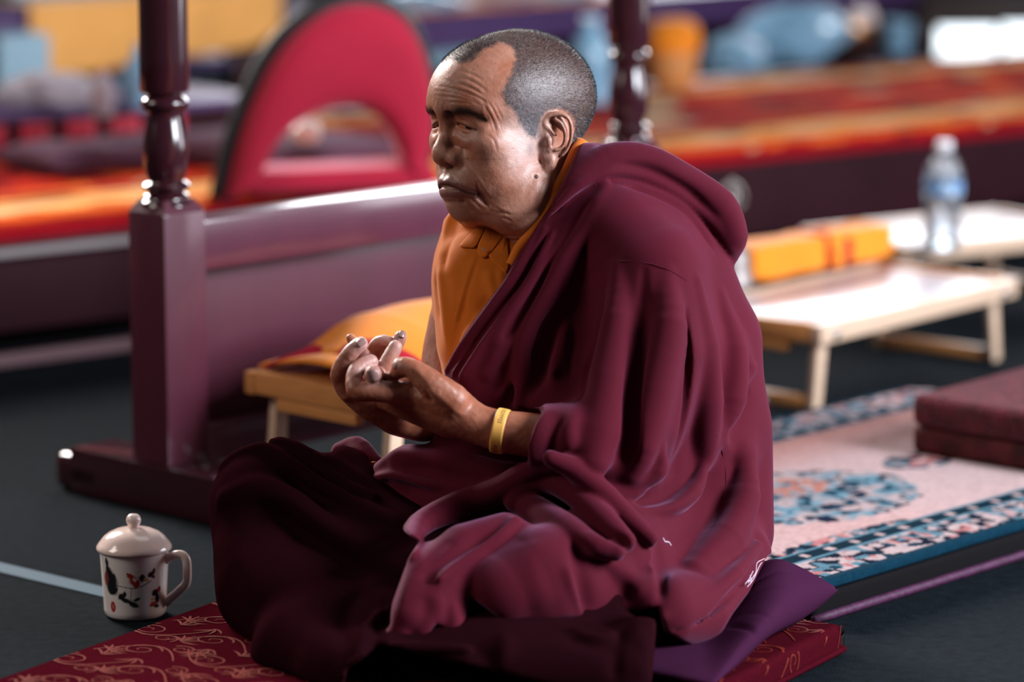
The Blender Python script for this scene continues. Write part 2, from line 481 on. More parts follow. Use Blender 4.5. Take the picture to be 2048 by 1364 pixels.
def blob_obj(name, c, r, mat, seed=0, amp=0.2, parent=None, n=26, flatz=True, freq=1.6):
    """a soft crumpled lump resting on its flat underside"""
    V, Fc = [], []
    for j in range(n + 1):
        ph = math.pi * j / n
        for i in range(2 * n):
            th = math.pi * i / n
            V.append((math.sin(ph) * math.cos(th), math.sin(ph) * math.sin(th), math.cos(ph)))
    V = np.array(V)
    dsp = 1 + amp * (vnoise(V + 5, 1 / freq, seed) - 0.5) * 2 + amp * 0.6 * (vnoise(V + 9, 0.45 / freq, seed + 3) - 0.5) * 2
    W = V * dsp[:, None] * np.array(r)
    if flatz: W[:, 2] = np.maximum(W[:, 2], -0.55 * r[2])
    W[:, 2] -= W[:, 2].min()
    m = 2 * n
    for j in range(n):
        for i in range(m):
            k = (i + 1) % m
            Fc.append((j * m + i, (j + 1) * m + i, (j + 1) * m + k, j * m + k))
    o = mesh_obj(name, W + np.array(c), Fc, mat, parent)
    return o

# things on the purple table
o = blob_obj('orange_bundle', tabpt(0.64, 0.16, TH + 0.0155), (0.13, 0.10, 0.07), M['orange'], 4, 0.15)
tag(o, 'orange cloth bundle on the yellow cloth behind the red chair', 'bundle')
o = box_obj('blue_tray', tabpt(0.25, 0.22, TH + 0.029), (0.44, 0.20, 0.028), M['plastic_blue'], None, Matrix.Rotation(TR, 3, 'Z'), 0.01)
tag(o, 'flat pale blue tray lying on the yellow cloth', 'tray')
TH2 = 0.415
u0 = ground(745, 37, TH2); u1 = ground(1300, -8, TH2)
ud = Vector((u1.x - u0.x, u1.y - u0.y, 0)).normalized(); UR = math.atan2(ud.y, ud.x)
tab2 = empty('altar_table', (u0.x, u0.y, 0), UR, 'long low purple table behind the head, with packets along its edge', 'table')
T2L = 3.0
box_obj('table_top', (T2L / 2, 0.25, TH2 - 0.015), (T2L, 0.5, 0.03), M['purple_edge'], tab2)
box_obj('apron', (T2L / 2, 0.015, TH2 - 0.062), (T2L - 0.03, 0.025, 0.062), M['purple_edge'], tab2)
for lx in (0.05, 1.5, T2L - 0.06):
    box_obj('leg', (lx, 0.04, (TH2 - 0.094) / 2), (0.05, 0.05, TH2 - 0.094), M['plum_gloss'], tab2)
    box_obj('leg', (lx, 0.46, (TH2 - 0.03) / 2), (0.05, 0.05, TH2 - 0.03), M['plum_gloss'], tab2)
box_obj('back_panel', (T2L / 2, 0.48, (TH2 - 0.03) / 2), (T2L - 0.16, 0.015, TH2 - 0.05), M['dark'], tab2)
box_obj('shelf', (T2L / 2, 0.25, 0.25), (T2L - 0.16, 0.38, 0.02), M['dark'], tab2)
UROT = Matrix.Rotation(UR, 3, 'Z')
def tab2pt(x, y, z): return UROT @ Vector((x, y, z)) + Vector((u0.x, u0.y, 0))
o = box_obj('orange_runner', tab2pt(0.50, 0.08, TH2 + 0.004), (0.86, 0.15, 0.006), M['orange'], None, UROT, 0.002)
tag(o, 'narrow orange runner along the edge of the long low purple table', 'cloth')
for k, (x, sx, mt, lab) in enumerate(((0.24, 0.26, 'plastic_blue', 'pale blue wrapped packet on the orange runner next to the red chair'), (0.53, 0.26, 'white_cloth', 'white folded scarf on the orange runner, middle of three bundles'), (0.79, 0.18, 'paleblue', 'grey-blue packet on the orange runner nearest the second post'))):
    o = blob_obj('offering_packet', tab2pt(x, 0.085, TH2 + 0.0085), (sx / 2, 0.06, 0.03), M[mt], 20 + k, 0.18)
    tag(o, lab, 'packet')

# small stores on the shelf under the table
o = box_obj('blue_box', tab2pt(0.30, 0.16, 0.2605 + 0.03), (0.3, 0.14, 0.06), M['paleblue'], None, UROT, 0.006)
tag(o, 'blue-grey box on the shelf under the purple table, above the head', 'box')

def platpt(px, py, h=PH + 0.013):
    return ground(px, py, h)
def stores_bottle(name, px, py, hgt, r, mat, capmat, label, cat='bottle', h=PH + 0.013):
    p = platpt(px, py, h)
    e = empty(name, tuple(p), 0, label, cat)
    lathe_obj('body', [(r * .9, 0), (r, hgt * .04), (r, hgt * .6), (r * .85, hgt * .72), (r * .4, hgt * .85), (r * .36, hgt * .9)], mat, e, 28)
    lathe_obj('cap', [(r * .42, hgt * .9), (r * .44, hgt * .92), (r * .44, hgt * .99), (r * .36, hgt)], capmat, e, 20)
    return e
stores_bottle('oil_bottle', 206, 232, 0.10, 0.024, M['white_cloth'], M['wood'], 'small cream bottle standing beside the white cloth pile', h=PH + 0.105)
stores_bottle('wrapped_bottle', 280, 215, 0.13, 0.030, M['plastic_blue'], M['plastic_blue'], 'blue wrapped bottle half hidden behind the left turned post', h=PH + 0.105)
stores_bottle('blue_bottle', 1180, 205, 0.20, 0.05, M['plastic_blue'], M['plastic_blue'], 'cloudy blue plastic bottle between the head and second post')
# low bench with red rosette panels (left), cushions, stores
lp = ground(60, 306, PH + 0.0175); lq = ground(452, 276, PH + 0.0175)
ld = Vector((lq.x - lp.x, lq.y - lp.y, 0)).normalized(); LR = math.atan2(ld.y, ld.x); LROT = Matrix.Rotation(LR, 3, 'Z')
LB = lp.z
bh = 0.086
bench = empty('low_bench', tuple(lp), LR, 'low purple bench with a row of red rosette panels, far left', 'bench')
box_obj('bench_top', (0.06, 0.16, bh - 0.008), (0.98, 0.36, 0.016), M['purple_edge'], bench)
box_obj('apron', (0.06, 0.0, bh / 2 - 0.004), (0.92, 0.014, bh - 0.024), M['maroon_panel'], bench)
for lx in (-0.40, 0.52):
    for ly in (0.02, 0.3):
        box_obj('leg', (lx, ly, (bh - 0.016) / 2), (0.04, 0.04, bh - 0.016), M['plum_gloss'], bench)
M['rosette'] = material('rosette_red', srgb(196, 44, 66), 0.5, 0.4)
M['rosette_pale'] = material('rosette_pink', srgb(232, 190, 190), 0.5, 0.4)
for k in range(7):
    fx = -0.30 + k * 0.103
    bm = bmesh.new()
    add_box(bm, (fx, -0.011, bh / 2 - 0.004), (0.07, 0.010, 0.048), None, 0.004)
    pnl = from_bm('rosette_panel', bm, M['rosette'], bench)
    V, Fc = lathe_vf([(0.0, 0.010), (0.008, 0.009), (0.016, 0.004), (0.02, 0.0)], 20)
    V = [(x + fx, -0.016 - z, y + bh / 2 - 0.004) for x, y, z in V]
    mesh_obj('rosette', V, Fc, M['rosette_pale'] if k < 2 else M['rosette'], pnl)
def benchpt(x, y, z): return LROT @ Vector((x, y, z)) + lp
o = blob_obj('white_cloth_pile', benchpt(0.085, 0.075, bh + 0.001), (0.11, 0.06, 0.045), M['white_cloth'], 31, 0.22)
tag(o, 'crumpled pile of white cloths on the low purple bench', 'cloth')
o = blob_obj('grey_pouch', benchpt(0.33, 0.10, bh + 0.001), (0.06, 0.06, 0.05), M['plastic_blue'], 33, 0.25)
tag(o, 'grey plastic pouch on the low bench beside the left post', 'pouch')
p = ground(18, 238, PH + 0.013)
bm = bmesh.new(); add_box(bm, (0, 0, 0.085), (0.13, 0.10, 0.17), LROT, 0.004)
o = from_bm('tall_box', bm, M['paleblue']); o.location = p + Vector((-0.02, 0.25, 0)); tag(o, 'tall pale blue box at the far left edge', 'box')
bm = bmesh.new(); add_box(bm, (0, 0, 0.08), (0.16, 0.10, 0.16), LROT, 0.004)
M['navy'] = material('navy_card', srgb(34, 38, 56), 0.6, 0.3)
o = from_bm('navy_box', bm, M['navy']); o.location = benchpt(-0.02, 0.42, 0); tag(o, 'dark navy box under the yellow cloth, behind the white pile', 'box')

# big mauve seat cushion on the platform
def cushion(name, c, size, rz, mat, puff=0.5, n=40, seed=0, wr=0.0, parent=None):
    L, W, Hh = size
    V = []; Q = []
    u = np.linspace(-1, 1, n); X, Y = np.meshgrid(u, u, indexing='ij')
    def edge(t): return np.clip(1 - np.abs(t) ** 4, 0, 1) ** puff
    Z = edge(X) * edge(Y)
    corner = 1 - 0.05 * (1 - X ** 2) * np.abs(Y) ** 6
    corner2 = 1 - 0.05 * (1 - Y ** 2) * np.abs(X) ** 6
    P = np.stack([X * corner2 * L / 2, Y * corner * W / 2, Z * Hh / 2], -1)
    nz = vnoise(P[..., :2] + 3, 0.12, seed) - 0.5
    P[..., 2] += wr * nz * Z
    top = P.reshape(-1, 3); bot = top * [1, 1, -1]
    bot[:, 2] = np.maximum(bot[:, 2], -Hh * 0.42)
    i, j = np.meshgrid(np.arange(n - 1), np.arange(n - 1), indexing='ij'); a = (i * n + j).ravel()
    q = np.stack([a, a + n, a + n + 1, a + 1], 1); m = n * n
    V = np.vstack([top, bot]); Q = np.vstack([q, q[:, ::-1] + m])
    V[:, 2] -= V[:, 2].min()
    o = np_mesh(name, V, Q, mat, parent)
    bmx = bmesh.new(); bmx.from_mesh(o.data); bmesh.ops.remove_doubles(bmx, verts=bmx.verts, dist=1e-5); bmesh.ops.recalc_face_normals(bmx, faces=bmx.faces); bmx.to_mesh(o.data); bmx.free()
    o.location = c; o.rotation_euler = (0, 0, rz)
    return o
for (xa, ya, xb, yb, CD, hh_, lab) in ((104, 352, 425, 317, 0.20, 0.055, 'flat mauve cushion on the platform, behind the left post'), (545, 350, 815, 318, 0.42, 0.06, 'mauve cushion seen through the opening of the red chair')):
    ca = ground(xa, ya, PH + 0.02); cb = ground(xb, yb, PH + 0.02)
    cm = (ca + cb) / 2; cdir = (cb - ca).normalized(); cn = Vector((-cdir.y, cdir.x, 0))
    o = cushion('seat_cushion', (cm.x + cn.x * CD / 2, cm.y + cn.y * CD / 2, PH + 0.0175), ((cb - ca).length, CD, hh_), math.atan2(cdir.y, cdir.x), M['mauve'], 0.3, 60, seed=3, wr=0.015)
    tag(o, lab, 'cushion', 'mauve seat cushions on the platform')
p = ground(600, 252, PH + 0.11)
o = blob_obj('white_cup', (p.x + 0.01, p.y + 0.02, PH + 0.079), (0.03, 0.03, 0.026), M['porcelain'], 40, 0.04, flatz=True); tag(o, 'small white cup glinting through the chair opening', 'cup')
p = ground(695, 240, PH + 0.013)
o = blob_obj('blue_pouch', (p.x + 0.05, p.y + 0.3, PH + 0.014), (0.07, 0.06, 0.06), M['navy'], 41, 0.2); tag(o, 'dark blue pouch behind the mauve cushion', 'pouch')

# ------------------------------------------------------------------ magenta chair on the platform
# outline (u across the back, v up), metres, from the oval back with its arched opening
cz = 6.35
ch_base = ground(640, 376, PH + 0.0205)
def chpt(px, py):           # onto the vertical plane through ch_base facing the rail normal
    n = Vector((-D2.x, -D2.y, 0)).normalized(); n = (n + Vector((-0.35, 0, 0))).normalized()
    r = at_depth(px, py, 1.0) - Vector((0, 0, CAM_H))
    t = (ch_base - Vector((0, 0, CAM_H))).dot(n) / r.dot(n)
    return Vector((0, 0, CAM_H)) + r * t, n
outer_px = [(448, 400), (462, 340), (480, 270), (510, 190), (545, 120), (590, 65), (645, 25), (700, 8), (755, 12), (800, 34), (832, 78), (852, 135), (862, 195), (862, 260), (852, 315), (838, 352)]
inner_px = [(520, 346), (535, 310), (560, 275), (592, 245), (640, 222), (690, 212), (730, 218), (762, 240), (785, 275), (797, 310), (798, 322)]
nrm_c = chpt(640, 300)[1]
ux = Vector((nrm_c.y * -1, nrm_c.x, 0)).normalized()
if ux.x < 0: ux = -ux
def ch2(px, py):
    p, _ = chpt(px, py); r = p - ch_base
    return (r.dot(ux), r.z)
outer = catmull([ch2(*q) for q in outer_px], 5); inner = catmull([ch2(*q) for q in inner_px], 5)
CRZ = math.atan2(ux.y, ux.x)
chair = empty('chair', tuple(ch_base), CRZ, 'crimson padded chair with oval back and arched opening, behind the rail', 'chair')
# backrest as bridged loops (front, back) with padding
NB = 90
def resample(P, n):
    s = np.r_[0, np.cumsum(np.linalg.norm(np.diff(P, axis=0), axis=1))]
    t = np.linspace(0, s[-1], n)
    return np.stack([np.interp(t, s, P[:, k]) for k in range(2)], 1)
oo = resample(outer, NB); ii = resample(inner, NB)
R = 14
V = []; Q = []
th = 0.055
for k in range(R + 1):
    f = k / R
    ring = oo * (1 - f) + ii * f
    pad = (1 - abs(2 * f - 1) ** 3.0) ** 0.6 if 0 < f < 1 else 0
    for q in ring: V.append((q[0], -0.012 - pad * th * 0.55, q[1]))
for k in range(R + 1):
    f = k / R
    ring = oo * (1 - f) + ii * f
    pad = (1 - abs(2 * f - 1) ** 3.0) ** 0.6 if 0 < f < 1 else 0
    for q in ring: V.append((q[0], 0.012 + pad * th * 0.3, q[1]))
m = (R + 1) * NB
for k in range(R):
    for i in range(NB - 1):
        a = k * NB + i
        Q.append((a, a + 1, a + NB + 1, a + NB)); Q.append((a + m, a + m + NB, a + m + NB + 1, a + m + 1))
for i in range(NB - 1):
    Q.append((i, i + m, i + m + 1, i + 1)); a = R * NB + i; Q.append((a, a + 1, a + m + 1, a + m))
o = mesh_obj('backrest', V, Q, M['crimson'], chair)
bm = bmesh.new(); bm.from_mesh(o.data); bmesh.ops.recalc_face_normals(bm, faces=bm.faces); bm.to_mesh(o.data); bm.free()
path = [(q[0] - 0.0, 0.012, q[1]) for q in resample(outer, 70)]
path = [(p[0] - (0.012 if p[0] < 0.1 else -0.004), p[1], p[2] + 0.004) for p in path]
tube_obj('back_frame', path, 0.015, M['black'], chair, 10, up=(0, 1, 0))
# seat cushion and base rail
sa = ch2(500, 372); sb = ch2(850, 330)
zt = 0.5 * (ch2(530, 350)[1] + ch2(795, 322)[1])
bm = bmesh.new(); add_box(bm, ((sa[0] + sb[0]) / 2, 0.01, zt - 0.02), (sb[0] - sa[0] + 0.03, 0.085, 0.042), None, 0.016, 4)
from_bm('seat', bm, M['crimson'], chair)
for lx in (sa[0] + 0.0, sb[0] - 0.02):
    for ly in (0.0, 0.10):
        tube_obj('leg', [(lx, ly, 0.0), (lx, ly, 0.05)], 0.014, M['black'], chair, 10)
bm = bmesh.new(); add_box(bm, ((sa[0] + sb[0]) / 2, 0.065, 0.022), (sb[0] - sa[0], 0.12, 0.03), None, 0.02, 3)
from_bm('seat_pad', bm, M['crimson'], chair)

# ------------------------------------------------------------------ stores far right on the platform
def stand(px, py, h=PH + 0.013): return ground(px, py, h)
p = stand(1345, 172)
e = empty('orange_pot', tuple(p), 0, 'round orange lidded pot behind the second turned post', 'pot')
lathe_obj('body', [(0.045, 0), (0.058, 0.02), (0.06, 0.07), (0.058, 0.09)], M['wood'], e, 36)
lathe_obj('lid', [(0.066, 0.085), (0.068, 0.12), (0.062, 0.15), (0.04, 0.165), (0.0, 0.168)], M['orange'], e, 36)
p = stand(1470, 142)
o = blob_obj('plastic_bag', p, (0.075, 0.06, 0.055), M['plastic_blue'], 51, 0.3, freq=2.2); tag(o, 'knotted pale blue plastic bag right of the orange pot', 'bag')
p = stand(1565, 128)
def leafbag(U, Vv):
    a = U * 2 * np.pi
    r = 0.02 + 0.06 * np.sin(Vv * np.pi) ** 0.7
    x = np.cos(a) * r * 2.0 + 0.06 * Vv; z = Vv * 0.15 + 0.012 * np.sin(a * 3 + Vv * 6); y = np.sin(a) * r * 0.6
    return np.stack([x, y, np.maximum(z, 0)], -1)
V, Q = grid_vf(40, 24, leafbag)
o = np_mesh('crumpled_bag', V, Q, M['plastic_blue']); o.location = p; tag(o, 'tall crumpled blue-white plastic bag leaning on the far table', 'bag')
p = stand(1690, 112)
e = empty('brass_bowl', tuple(p), 0, 'round brass offering bowl with white ball, on the platform', 'bowl')
lathe_obj('body', [(0.03, 0), (0.035, 0.006), (0.07, 0.03), (0.085, 0.07), (0.08, 0.09), (0.074, 0.088), (0.07, 0.05), (0.0, 0.03)], M['brass'], e, 40)
V, Fc = lathe_vf([(0.0, -0.036)] + [(0.036 * math.cos(t), 0.036 * math.sin(t)) for t in np.linspace(-1.4, 1.4, 14)] + [(0.0, 0.036)], 24)
V = [(x + 0.045, y - 0.02, z + 0.098) for x, y, z in V]
o = mesh_obj('white_ball', V, Fc, M['porcelain'], e)
p = stand(1795, 108)
e = empty('glass_tumbler', tuple(p), 0, 'small blue glass tumbler beside the brass bowl', 'glass')
lathe_obj('body', [(0.03, 0), (0.032, 0.004), (0.042, 0.09), (0.039, 0.09), (0.029, 0.008), (0.0, 0.008)], M['plastic_blue'], e, 32)
# ------------------------------------------------------------------ railing with turned posts
a = 0.080
FH = 0.07                                    # top of the feet
c1 = ground(337, 935, FH) + (E1 + E2) * (a / 2); c1.z = 0
S = (p2 - p1).xy.length
rail = empty('railing', (c1.x, c1.y, 0), RZ, 'plum painted wooden railing with turned posts and a solid panel', 'railing')
zc = 0.475                                    # lower ring height
def post_prof():
    r = 0.033
    P = [(0.038, 0.449), (0.037, 0.452), (0.0335, 0.456), (0.031, 0.4575), (0.0305, 0.459), (0.0325, 0.4605), (0.0325, 0.463), (0.030, 0.465), (0.0265, 0.4665),
         (0.0265, 0.4690), (0.031, 0.4705), (0.0345, 0.4745), (0.0345, 0.478), (0.031, 0.4815), (0.026, 0.4835), (0.0262, 0.487), (0.0285, 0.492), (0.0312, 0.502), (0.0328, 0.515), (0.0332, 0.527), (0.0322, 0.540), (0.0300, 0.553), (0.0272, 0.566), (0.0252, 0.576),
         (0.0250, 0.582), (0.0262, 0.586), (0.0315, 0.589), (0.0345, 0.594), (0.0345, 0.599), (0.0315, 0.6035), (0.027, 0.606), (0.0275, 0.609), (0.0345, 0.6125), (0.0358, 0.617), (0.0355, 0.66), (0.0348, 0.80), (0.034, 0.95), (0.037, 0.965), (0.037, 0.985), (0.030, 0.99), (0.034, 1.02), (0.036, 1.05), (0.02, 1.08), (0.0, 1.085)]
    return P
for k in range(2):
    x = k * S
    bm = bmesh.new()
    add_box(bm, (x, 0, (FH + 0.440) / 2), (a, a, 0.440 - FH), None, 0.0035, 2)
    # chamfered shoulders rising to the turned part
    r = bmesh.ops.create_cone(bm, cap_ends=True, segments=4, radius1=a * 0.5 * 1.38, radius2=a * 0.5 * 0.98, depth=0.018, matrix=Matrix.Translation((x, 0, 0.4488)) @ Matrix.Rotation(math.pi / 4, 4, 'Z'))
    sq = from_bm('post', bm, M['plum'], rail)
    lathe_obj('turned_shaft', post_prof(), M['plum_gloss'], sq, 56, (x, 0, 0), 35)
    # foot beam across under the post
    bm = bmesh.new()
    L0, L1 = -0.27, 0.21
    add_box(bm, (x, (L0 + L1) / 2, FH / 2), (a + 0.012, L1 - L0 - 0.06, FH), None, 0.006, 2)
    for yy in (L0, L1):
        add_box(bm, (x, yy + (0.05 if yy < 0 else -0.05), FH / 2 - 0.006), (a + 0.012, 0.12, FH - 0.012), None, 0.02, 4)
    from_bm('foot', bm, M['plum_gloss'], rail)
box_obj('top_rail', (S / 2, -0.0, (0.424 + 0.350) / 2), (S - a, 0.072, 0.074), M['plum_worn'], rail, bevel=0.005)
box_obj('panel', (S / 2, 0.022, (0.353 + 0.10) / 2), (S - a, 0.022, 0.253), M['plum'], rail, bevel=0.002)
zb = 0.118
box_obj('bottom_rail', (S / 2, -0.004, (zb + 0.062) / 2), (S - a, 0.06, zb - 0.062), M['plum'], rail, bevel=0.004)

# ------------------------------------------------------------------ folding tray tables
def tray_table(loc, rz, label, size=(0.50, 0.30), h=0.152, splay=0.05, top='tabletop', rail='wood_pale'):
    e = empty('tray_table', loc, rz, label, 'table', 'folding bamboo tray tables')
    L, W = size
    # frame: long rails pale, short ends darker bamboo
    fh = 0.034
    for y in (0.011, W - 0.011):
        box_obj('long_rail', (L / 2, y, h - fh / 2), (L, 0.022, fh), M[rail], e, bevel=0.004)
    for x in (0.011, L - 0.011):
        box_obj('end_rail', (x, W / 2, h - fh / 2 + 0.002), (0.022, W - 0.044, fh), M['wood'], e, bevel=0.004)
        box_obj('end_block', (x, W / 2, h - fh - 0.008), (0.018, W * 0.55, 0.018), M['wood'], e, bevel=0.003)
    box_obj('table_top', (L / 2, W / 2, h - 0.010), (L - 0.04, W - 0.04, 0.012), M[top], e, bevel=0.001)
    for x, sx in ((0.045, -1), (L - 0.045, 1)):
        for y in (0.031, W - 0.031):
            p0 = Vector((x, y, h - 0.016)); p1_ = Vector((x + sx * splay * 0.35, y, 0.0))
            d = p1_ - p0
            bm = bmesh.new()
            add_box(bm, (0, 0, 0), (0.026, 0.016, d.length), d.to_track_quat('Z', 'X').to_matrix() @ Matrix.Rotation(0, 3, 'Z'), 0.003)
            for v in bm.verts: v.co += (p0 + p1_) / 2; v.co.z = max(v.co.z, 0.0005)
            lg = from_bm('leg', bm, M['wood_pale'], e)
            sgn = -1 if y < W / 2 else 1
            V, Fc = lathe_vf([(0.0, 0.0), (0.009, 0.0), (0.009, 0.003), (0.005, 0.004), (0.0, 0.0035)], 16)
            V = [(px + x, (0 if sgn < 0 else W) + sgn * pz, py + h - 0.02) for px, py, pz in V]
            mesh_obj('bolt', V, Fc, M['metal'], lg)
        xf = x + sx * splay * 0.33
        box_obj('crossbar', (xf, W / 2, 0.014), (0.022, W - 0.076, 0.02), M['wood'], e, bevel=0.003)
    return e
TA = 0.152
n1 = ground(1643, 652, TA); r1 = ground(2037, 556, TA)
d1 = Vector((r1.x - n1.x, r1.y - n1.y, 0)); T1R = math.atan2(d1.y, d1.x)
t1 = tray_table((n1.x, n1.y, 0), T1R, 'folding bamboo tray table holding the orange wrapped text and bell', (d1.length, 0.31), TA)
n2 = ground(1905, 560, TA)
rgt = ground(1800, 497, TA)
t2 = tray_table((rgt.x + 0.012, rgt.y + 0.02, 0), T1R - 0.30, 'folding tray table at the right edge holding the water bottle', (0.52, 0.32), TA)
TA3 = 0.205
lc = ground(487, 741, TA3)
R1 = Matrix.Rotation(RZ, 3, 'Z')
ln = lc - (R1 @ Vector((0, 0.30, 0)))
t3 = tray_table((ln.x, ln.y, 0), RZ, 'bamboo tray table before the railing, holding the folded orange cloth', (0.55, 0.30), TA3, top='wood', rail='wood')
T1ROT = Matrix.Rotation(T1R, 3, 'Z')

# orange wrapped text (pecha) on the right table
def box_cushion(name, size, mat, parent=None, puff=0.012, n=18, seed=0, wr=0.004):
    """a firm wrapped block with soft bulging sides"""
    L, W, Hh = size
    bm = bmesh.new(); bmesh.ops.create_cube(bm, size=1.0)
    bmesh.ops.subdivide_edges(bm, edges=bm.edges, cuts=n, use_grid_fill=True)
    P = np.array([v.co[:] for v in bm.verts])
    q = np.abs(P * 2)
    R = 0.30
    # round the corners
    inner = np.clip(P * 2, -(1 - R), 1 - R); dlt = P * 2 - inner
    ln_ = np.linalg.norm(dlt, axis=1, keepdims=True); lim = np.max(np.abs(dlt), axis=1, keepdims=True)
    dlt = np.where(ln_ > 1e-6, dlt / np.maximum(ln_, 1e-6) * lim, 0)
    U = inner + dlt
    W3 = U * np.array([L, W, Hh]) / 2
    nzv = vnoise(W3 + 3, 0.035, seed) - 0.5
    nr = U / np.linalg.norm(U, axis=1, keepdims=True)
    W3 = W3 + nr * (wr * nzv * 2)[:, None]
    W3[:, 2] -= W3[:, 2].min()
    for v, c in zip(bm.verts, W3): v.co = c
    return from_bm(name, bm, mat, parent, True, 180)
tl = ground(1516, 572, TA); tr_ = ground(1792, 520, TA)
dd = Vector((tr_.x - tl.x, tr_.y - tl.y, 0)); XR = math.atan2(dd.y, dd.x)
tx = empty('wrapped_text', ((tl.x + tr_.x) / 2 - math.sin(XR) * 0.04, (tl.y + tr_.y) / 2 + math.cos(XR) * 0.04, TA + 0.003), XR, 'scripture block wrapped in orange cloth on the white tray table', 'bundle')
TLn = dd.length + 0.012
box_cushion('wrapping', (TLn, 0.085, 0.064), M['orange'], tx, seed=5, wr=0.005, n=22)
M['redflap'] = material('crimson_flap', srgb(168, 20, 44), 0.8, 0.2)
for (xx, w_, mt) in ((-0.005, 0.012, 'redflap'), (0.022, 0.026, 'orange'), (0.052, 0.022, 'redflap')):
    L_ = [(xx - w_ / 2, xx + w_ / 2)]
    prof = catmull([(-0.0445, 0.004), (-0.046, 0.032), (-0.042, 0.058), (-0.030, 0.0665), (0, 0.0675), (0.03, 0.0665), (0.042, 0.058), (0.046, 0.032), (0.0445, 0.004)], 4)
    V = []; Q = []
    for i, (y, z) in enumerate(prof):
        tp = 1.0 if mt == 'orange' else 0.35 + 0.65 * abs(math.sin(math.pi * (0.15 + z / 0.09 * 0.5)))
        V += [(xx - w_ / 2 * tp, y, z), (xx + w_ / 2 * tp, y, z)]
    for i in range(len(prof) - 1): Q.append((2 * i, 2 * i + 1, 2 * i + 3, 2 * i + 2))
    ob = mesh_obj('tie_band', V, Q, M[mt], tx)
    sm = ob.modifiers.new('solid', 'SOLIDIFY'); sm.thickness = 0.003; sm.offset = 0

# ritual bell with vajra handle on the same table
bp = ground(1462, 570, TA)
bell = empty('ritual_bell', (bp.x, bp.y, TA - 0.003), 0, 'silver ritual bell with a pronged handle, half hidden behind the robe', 'bell')
lathe_obj('body', [(0.046, 0.0), (0.047, 0.004), (0.044, 0.008), (0.040, 0.02), (0.036, 0.045), (0.033, 0.062), (0.026, 0.075), (0.012, 0.082), (0.0, 0.083)], M['silver'], bell, 40)
lathe_obj('handle', [(0.010, 0.080), (0.012, 0.086), (0.007, 0.090), (0.0075, 0.105), (0.011, 0.11), (0.0105, 0.116), (0.007, 0.12), (0.008, 0.13), (0.012, 0.135), (0.009, 0.140), (0.005, 0.145), (0.0045, 0.19), (0.002, 0.197), (0.0, 0.198)], M['silver'], bell, 24)
for k in range(4):
    an = k * math.pi / 2 + 0.3
    pth = catmull([(0.006, 0.138), (0.020, 0.146), (0.024, 0.162), (0.016, 0.180), (0.004, 0.189)], 5)
    tube_obj('prong', [(r * math.cos(an), r * math.sin(an), z) for r, z in pth], 0.0042, M['silver'], bell, 8)

# water bottle on the second table
bpos = ground(1884, 497, TA)
wb_ = empty('water_bottle', (bpos.x, bpos.y, TA - 0.003), 0.4, 'clear water bottle with blue label on the white table', 'bottle')
R0 = 0.0365
prof = [(0.0, 0.004), (0.02, 0.002), (0.030, 0.0), (0.0345, 0.005), (R0, 0.014)]
for k in range(7):
    z = 0.018 + k * 0.0125
    prof += [(R0, z), (R0 - 0.0022, z + 0.006)]
prof += [(R0, 0.106), (R0, 0.112), (R0 - 0.001, 0.135), (R0, 0.138), (R0, 0.142), (0.034, 0.155), (0.027, 0.172), (0.018, 0.185), (0.0135, 0.190), (0.0135, 0.197)]
lathe_obj('body', prof, M['clear'], wb_, 48, angle=180)
wprof = [(0.0, 0.006), (0.030, 0.006)] + [(r - 0.002, z) for r, z in prof[4:-5]] + [(0.026, 0.170), (0.0, 0.170)]
M['water'] = material('water', (0.86, 0.94, 1.0), 0.02, trans=0.9, ior=1.33)
lathe_obj('water', wprof, M['water'], wb_, 40, angle=180)
V, Fc = lathe_vf([(R0 + 0.0006, 0.110), (R0 + 0.0007, 0.112), (R0 + 0.0005, 0.134), (R0 + 0.0004, 0.136)], 64)
lab = mesh_obj('label', V, Fc[:-2], M['bottle_label'], wb_)
co = coords(lab); an = np.arctan2(co[:, 1], co[:, 0])
c = np.where((vnoise(np.stack([an * 0.02, co[:, 2]], -1), 0.008, 4) > 0.5)[:, None], np.array(srgb(90, 140, 190)), np.array(srgb(205, 222, 238)))
paint(lab, c)
cp = lathe_obj('cap', [(0.0148, 0.194), (0.0152, 0.196), (0.0152, 0.207), (0.0135, 0.2095), (0.0, 0.2095)], M['white_plastic'], wb_, 32)

# folded orange cloth on the left table: a sheet dropped over a fold, with two open layers at its end
fe = empty('folded_cloth', (ln.x, ln.y, TA3 + 0.004), RZ, 'bright orange folded robe cloth heaped on the tray table', 'cloth')
def sheet(seed, x0_, x1_, hh, yb, droop, wr):
    def fn(U, Vv):
        x = x0_ + U * (x1_ - x0_)
        y = 0.012 + Vv * yb
        arch = np.sin(np.pi * np.clip(Vv, 0, 1)) ** 0.55
        endc = np.clip(U / 0.22, 0, 1) ** 0.6
        z = 0.004 + arch * (hh * (0.35 + 0.65 * endc)) + wr * (vnoise(np.stack([x, y * 0.5], -1), 0.06, seed) - 0.5) * arch
        z = z + 0.010 * np.sin(x * 26 + 3 * Vv) * arch * 0.6
        y = y - droop * (1 - U) * (1 - Vv) * 0.02
        return np.stack([x + 0.012 * np.sin(Vv * 7 + seed), y, z], -1)
    return fn
for nm, args, mt in (('upper_layer', (1, 0.045, 0.50, 0.078, 0.27, 1, 0.02), 'orange'), ('lower_layer', (2, 0.012, 0.49, 0.040, 0.275, 1, 0.012), 'orange'), ('lining', (3, 0.024, 0.30, 0.056, 0.262, 1, 0.012), 'redflap')):
    V, Q = grid_vf(80, 40, sheet(*args))
    ob = np_mesh(nm, V, Q, M[mt], fe)
    sm = ob.modifiers.new('solid', 'SOLIDIFY'); sm.thickness = 0.005; sm.offset = -1

